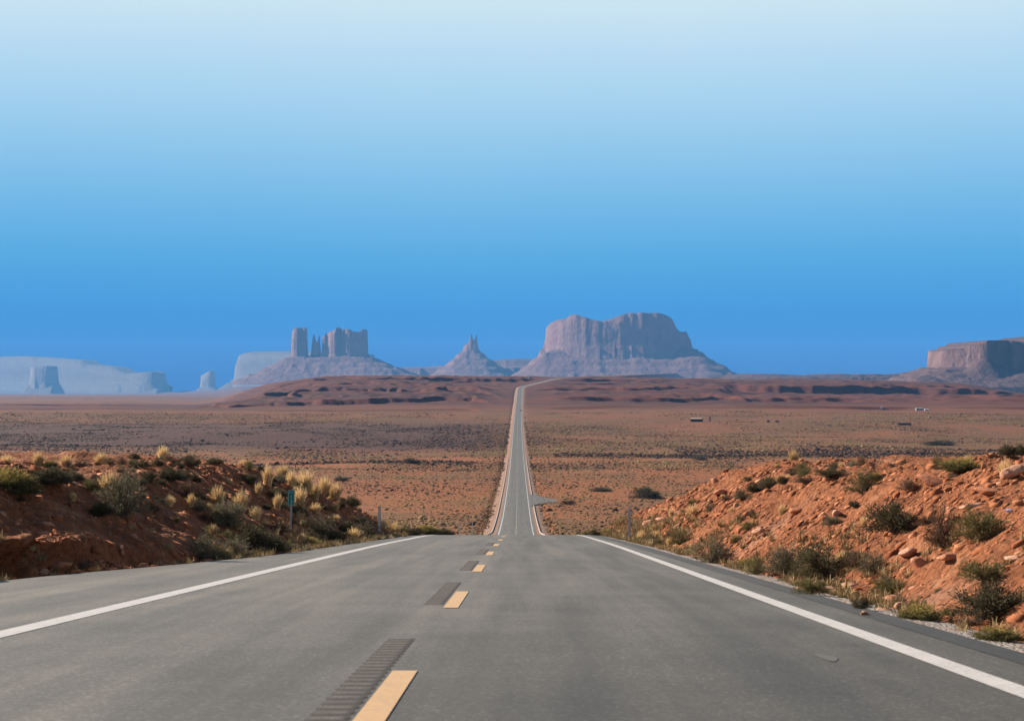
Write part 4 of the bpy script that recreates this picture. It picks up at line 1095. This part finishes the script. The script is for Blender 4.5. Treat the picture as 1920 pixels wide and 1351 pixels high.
# ------------------------------------------------------------------ litter
BLUE = plain_mat("blue_plastic", (0.02, 0.05, 0.30), 0.35); LILAC = plain_mat("pale_plastic_film", (0.60, 0.60, 0.80), 0.4)
def crumple(px, py, w, h, name, label, cat, mat, seed):
    q = at(px, py, 6, 120); s = q.y / FPX; r = random.Random(seed); bm = bmesh.new(); bmesh.ops.create_icosphere(bm, subdivisions=3, radius=0.5)
    for v in bm.verts:
        n_ = v.co.normalized(); kk = 1 + 0.35 * math.sin(7 * n_.x + seed) * math.sin(9 * n_.y + 2 * seed) + 0.25 * math.sin(13 * n_.z + n_.x * 6) + r.uniform(-.06, .06)
        v.co = Vector((v.co.x * w * s * kk, v.co.y * w * s * 0.7 * kk, (v.co.z * 0.7 + 0.3) * h * s * kk))
    o = bm_obj(name, bm, mat); o.location = q; return tag(o, label, cat)
crumple(1537, 1097, 17, 11, "plastic_bag", "crumpled dark blue plastic under the roadside shrubs on the right", "litter", BLUE, 3)
crumple(1891, 960, 12, 8, "plastic_film", "scrap of pale lilac plastic high on the right slope", "litter", LILAC, 5)

# ------------------------------------------------------------------ far objects
CARP = plain_mat("dark_car_paint", (0.018, 0.020, 0.026), 0.3); GLASS = plain_mat("dark_glass", (0.02, 0.025, 0.03), 0.1); TYRE = plain_mat("tyre_rubber", (0.015, 0.015, 0.015), 0.9)
TAIL = plain_mat("red_lamp_lens", (0.30, 0.02, 0.02), 0.3); WALLW = plain_mat("white_siding", (0.24, 0.22, 0.20), 0.7); ROOFG = plain_mat("grey_roof_sheet", (0.40, 0.38, 0.37), 0.6)
DARKW = plain_mat("dark_weathered_wood", (0.045, 0.030, 0.026), 0.9); TAN = plain_mat("tan_earth_roof", (0.48, 0.33, 0.22), 0.95)

def prism(bm, prof, w):
    """side profile (y, z) extruded across x"""
    a = [bm.verts.new((-w / 2, y, z)) for y, z in prof]; b = [bm.verts.new((w / 2, y, z)) for y, z in prof]; n = len(prof)
    bm.faces.new(a[::-1]); bm.faces.new(b)
    for i in range(n): bm.faces.new((a[i], a[(i + 1) % n], b[(i + 1) % n], b[i]))
def wheels(e, ys, x, r):
    for y in ys:
        for s in (-1, 1):
            bm = bmesh.new(); bmesh.ops.create_cone(bm, cap_ends=True, segments=18, radius1=r, radius2=r, depth=0.22, matrix=Matrix.Translation((s * x, y, r)) @ Matrix.Rotation(math.pi / 2, 4, 'Y'))
            bm_obj("wheel", bm, TYRE, e)
y = 2380.0; x = (976.5 - 960) / FPX * y
e = empty("car", (x, y, float(zroad(y)) + 0.03), "tiny dark car far off on the straight road", "car")
bm = bmesh.new(); prism(bm, [(-2.2, .35), (2.2, .35), (2.25, .75), (1.3, .95), (.75, 1.45), (-1.0, 1.5), (-1.75, 1.05), (-2.25, .95)], 1.8); bmesh.ops.recalc_face_normals(bm, faces=list(bm.faces)); bm_obj("body", bm, CARP, e)
bm = bmesh.new(); prism(bm, [(-1.08, 1.40), (-1.72, 1.06), (-1.76, 1.09), (-1.12, 1.43)], 1.5); bmesh.ops.recalc_face_normals(bm, faces=list(bm.faces)); bm_obj("rear_window", bm, GLASS, e)
wheels(e, (-1.4, 1.35), 0.82, 0.33)
for s in (-1, 1): bm = bmesh.new(); bbox(bm, (s * 0.7, -2.26, 0.82), (0.3, 0.05, 0.14)); bm_obj("tail_lamp", bm, TAIL, e)

q = at(994, 709.5, 3000, 4600); k = q.y / FPX
e = empty("box_truck", q, "white box truck on the ridge left of the climbing road", "truck", rz=0.4)
L = 6.2 * k
bm = bmesh.new(); bbox(bm, (0.9, 0, 2.6), (L * .72, 2.4, 3.6), 0.06); bm_obj("cargo_box", bm, WALLW, e)
bm = bmesh.new(); bbox(bm, (-L * .36, 0, 1.7), (L * .24, 2.2, 1.9), 0.15); bm_obj("cab", bm, WALLW, e)
bm = bmesh.new(); bbox(bm, (-L * .36 - 0.2, 0, 2.1), (L * .2, 2.24, 0.7)); bm_obj("cab_window", bm, GLASS, e)
for xx in (-L * .36, L * .25):
    for s in (-1, 1):
        bm = bmesh.new(); bmesh.ops.create_cone(bm, cap_ends=True, segments=16, radius1=.5, radius2=.5, depth=.3, matrix=Matrix.Translation((xx, s * 1.05, .5)) @ Matrix.Rotation(math.pi / 2, 4, 'X')); bm_obj("wheel", bm, TYRE, e)

def house(name, px, py, w, h, dep, label, cat, wall, roof, ridge, doors=True, group=None):
    q = at(px, py, 1200, 3300); k = q.y / FPX; W_ = w * k; Hh = h * k
    e = empty(name, q, label, cat, group, rz=random.uniform(-.1, .1))
    bm = bmesh.new(); bbox(bm, (0, 0, Hh / 2 - 0.3), (W_, dep, Hh + 0.6)); bm_obj("wall", bm, wall, e)
    bm = bmesh.new(); hw, hd = W_ / 2 + .3, dep / 2 + .3; rz_ = Hh * ridge
    v = [bm.verts.new(c) for c in ((-hw, -hd, Hh), (hw, -hd, Hh), (hw, hd, Hh), (-hw, hd, Hh), (-hw, 0, Hh + rz_), (hw, 0, Hh + rz_))]
    for f in ((0, 1, 5, 4), (2, 3, 4, 5), (1, 2, 5), (3, 0, 4), (3, 2, 1, 0)): bm.faces.new([v[i] for i in f])
    bm_obj("roof", bm, roof, e)
    if doors:
        n = max(1, int(W_ / 4))
        for i in range(n):
            bm = bmesh.new(); bbox(bm, (-W_ / 2 + (i + .5) * W_ / n, -dep / 2 - .02, Hh * .58), (1.1, .06, Hh * .3)); bm_obj("window", bm, GLASS, e)
        bm = bmesh.new(); bbox(bm, (W_ * .08, -dep / 2 - .02, Hh * .38), (.9, .06, Hh * .72)); bm_obj("door", bm, ROOFG, e)
    return e
house("house", 1723, 769, 12, 3.8, 6, "long low white house far off at the foot of the right ledges", "house", WALLW, WALLW, 0.25)
house("house", 1737, 769.5, 7, 2.6, 5, "low grey roofed house just right of the long low white one", "house", ROOFG, ROOFG, 0.3)
house("shed", 1654, 766, 4, 3.2, 4, "tiny white shed far off at the foot of the right ledges", "shed", WALLW, WALLW, 0.3)
house("barn", 1694, 796.5, 25, 3.6, 7, "long dark shed on the valley floor at the right", "shed", DARKW, DARKW, 0.35, False)
# low earth-roofed shelter, open dark side to the right
q = at(1306, 790, 1200, 3000); k = q.y / FPX
e = empty("shelter", q, "low tan roofed shelter with a dark open side on the right plain", "shelter", rz=-0.35)
bm = bmesh.new(); prism(bm, [(-4.5, 5.2 * k * .9), (4.5, 5.2 * k * .9), (4.5, 5.6 * k), (0, 6.6 * k), (-4.5, 5.6 * k)], 22 * k); bmesh.ops.recalc_face_normals(bm, faces=list(bm.faces)); bm_obj("roof", bm, TAN, e)
bm = bmesh.new(); bbox(bm, (0, 0.6, 2.35 * k), (20.5 * k, 7.2, 4.6 * k)); bm_obj("wall", bm, DARKW, e)
for i in range(4): bm = bmesh.new(); bbox(bm, (-9.5 * k + i * 19 * k / 3, -4.1, 2.3 * k), (.3, .3, 4.7 * k)); bm_obj("post", bm, DARKW, e)
# dark water tower-like standpipe beside it
q = at(1331, 790, 1200, 3000); k = q.y / FPX
e = empty("standpipe", q, "dark upright tank standing right of the tan roofed shelter", "tank")
bm = bmesh.new(); bmesh.ops.create_cone(bm, cap_ends=True, segments=20, radius1=1.3 * k, radius2=1.25 * k, depth=9.8 * k, matrix=Matrix.Translation((0, 0, 4.6 * k))); bm_obj("tank", bm, DARKW, e)
bm = bmesh.new(); bmesh.ops.create_cone(bm, cap_ends=True, segments=20, radius1=1.4 * k, radius2=0.2, depth=1.0 * k, matrix=Matrix.Translation((0, 0, 10.0 * k))); bm_obj("cap", bm, DARKW, e)
# ------------------------------------------------------------------ air
def haze_box():
    m = bpy.data.materials.new("haze_air"); m.use_nodes = True; t = m.node_tree; t.nodes.clear()
    out = t.nodes.new("ShaderNodeOutputMaterial"); v = t.nodes.new("ShaderNodeVolumePrincipled")
    v.inputs["Color"].default_value = (*HAZE_COL, 1); v.inputs["Density"].default_value = HAZE_DENS
    v.inputs["Anisotropy"].default_value = 0.0
    t.links.new(v.outputs[0], out.inputs["Volume"])
    bm = bmesh.new(); z0 = float(gz.min()) - 25; z1 = 560.0
    bbox(bm, (0, 15900, (z0 + z1) / 2), (66000, 32600, z1 - z0))
    tag(bm_obj("haze", bm, m), "thin blue haze over the valley", kind="stuff")
HAZE_COL = (0.145, 0.43, 0.85); HAZE_DENS = 3.0e-5
haze_box()
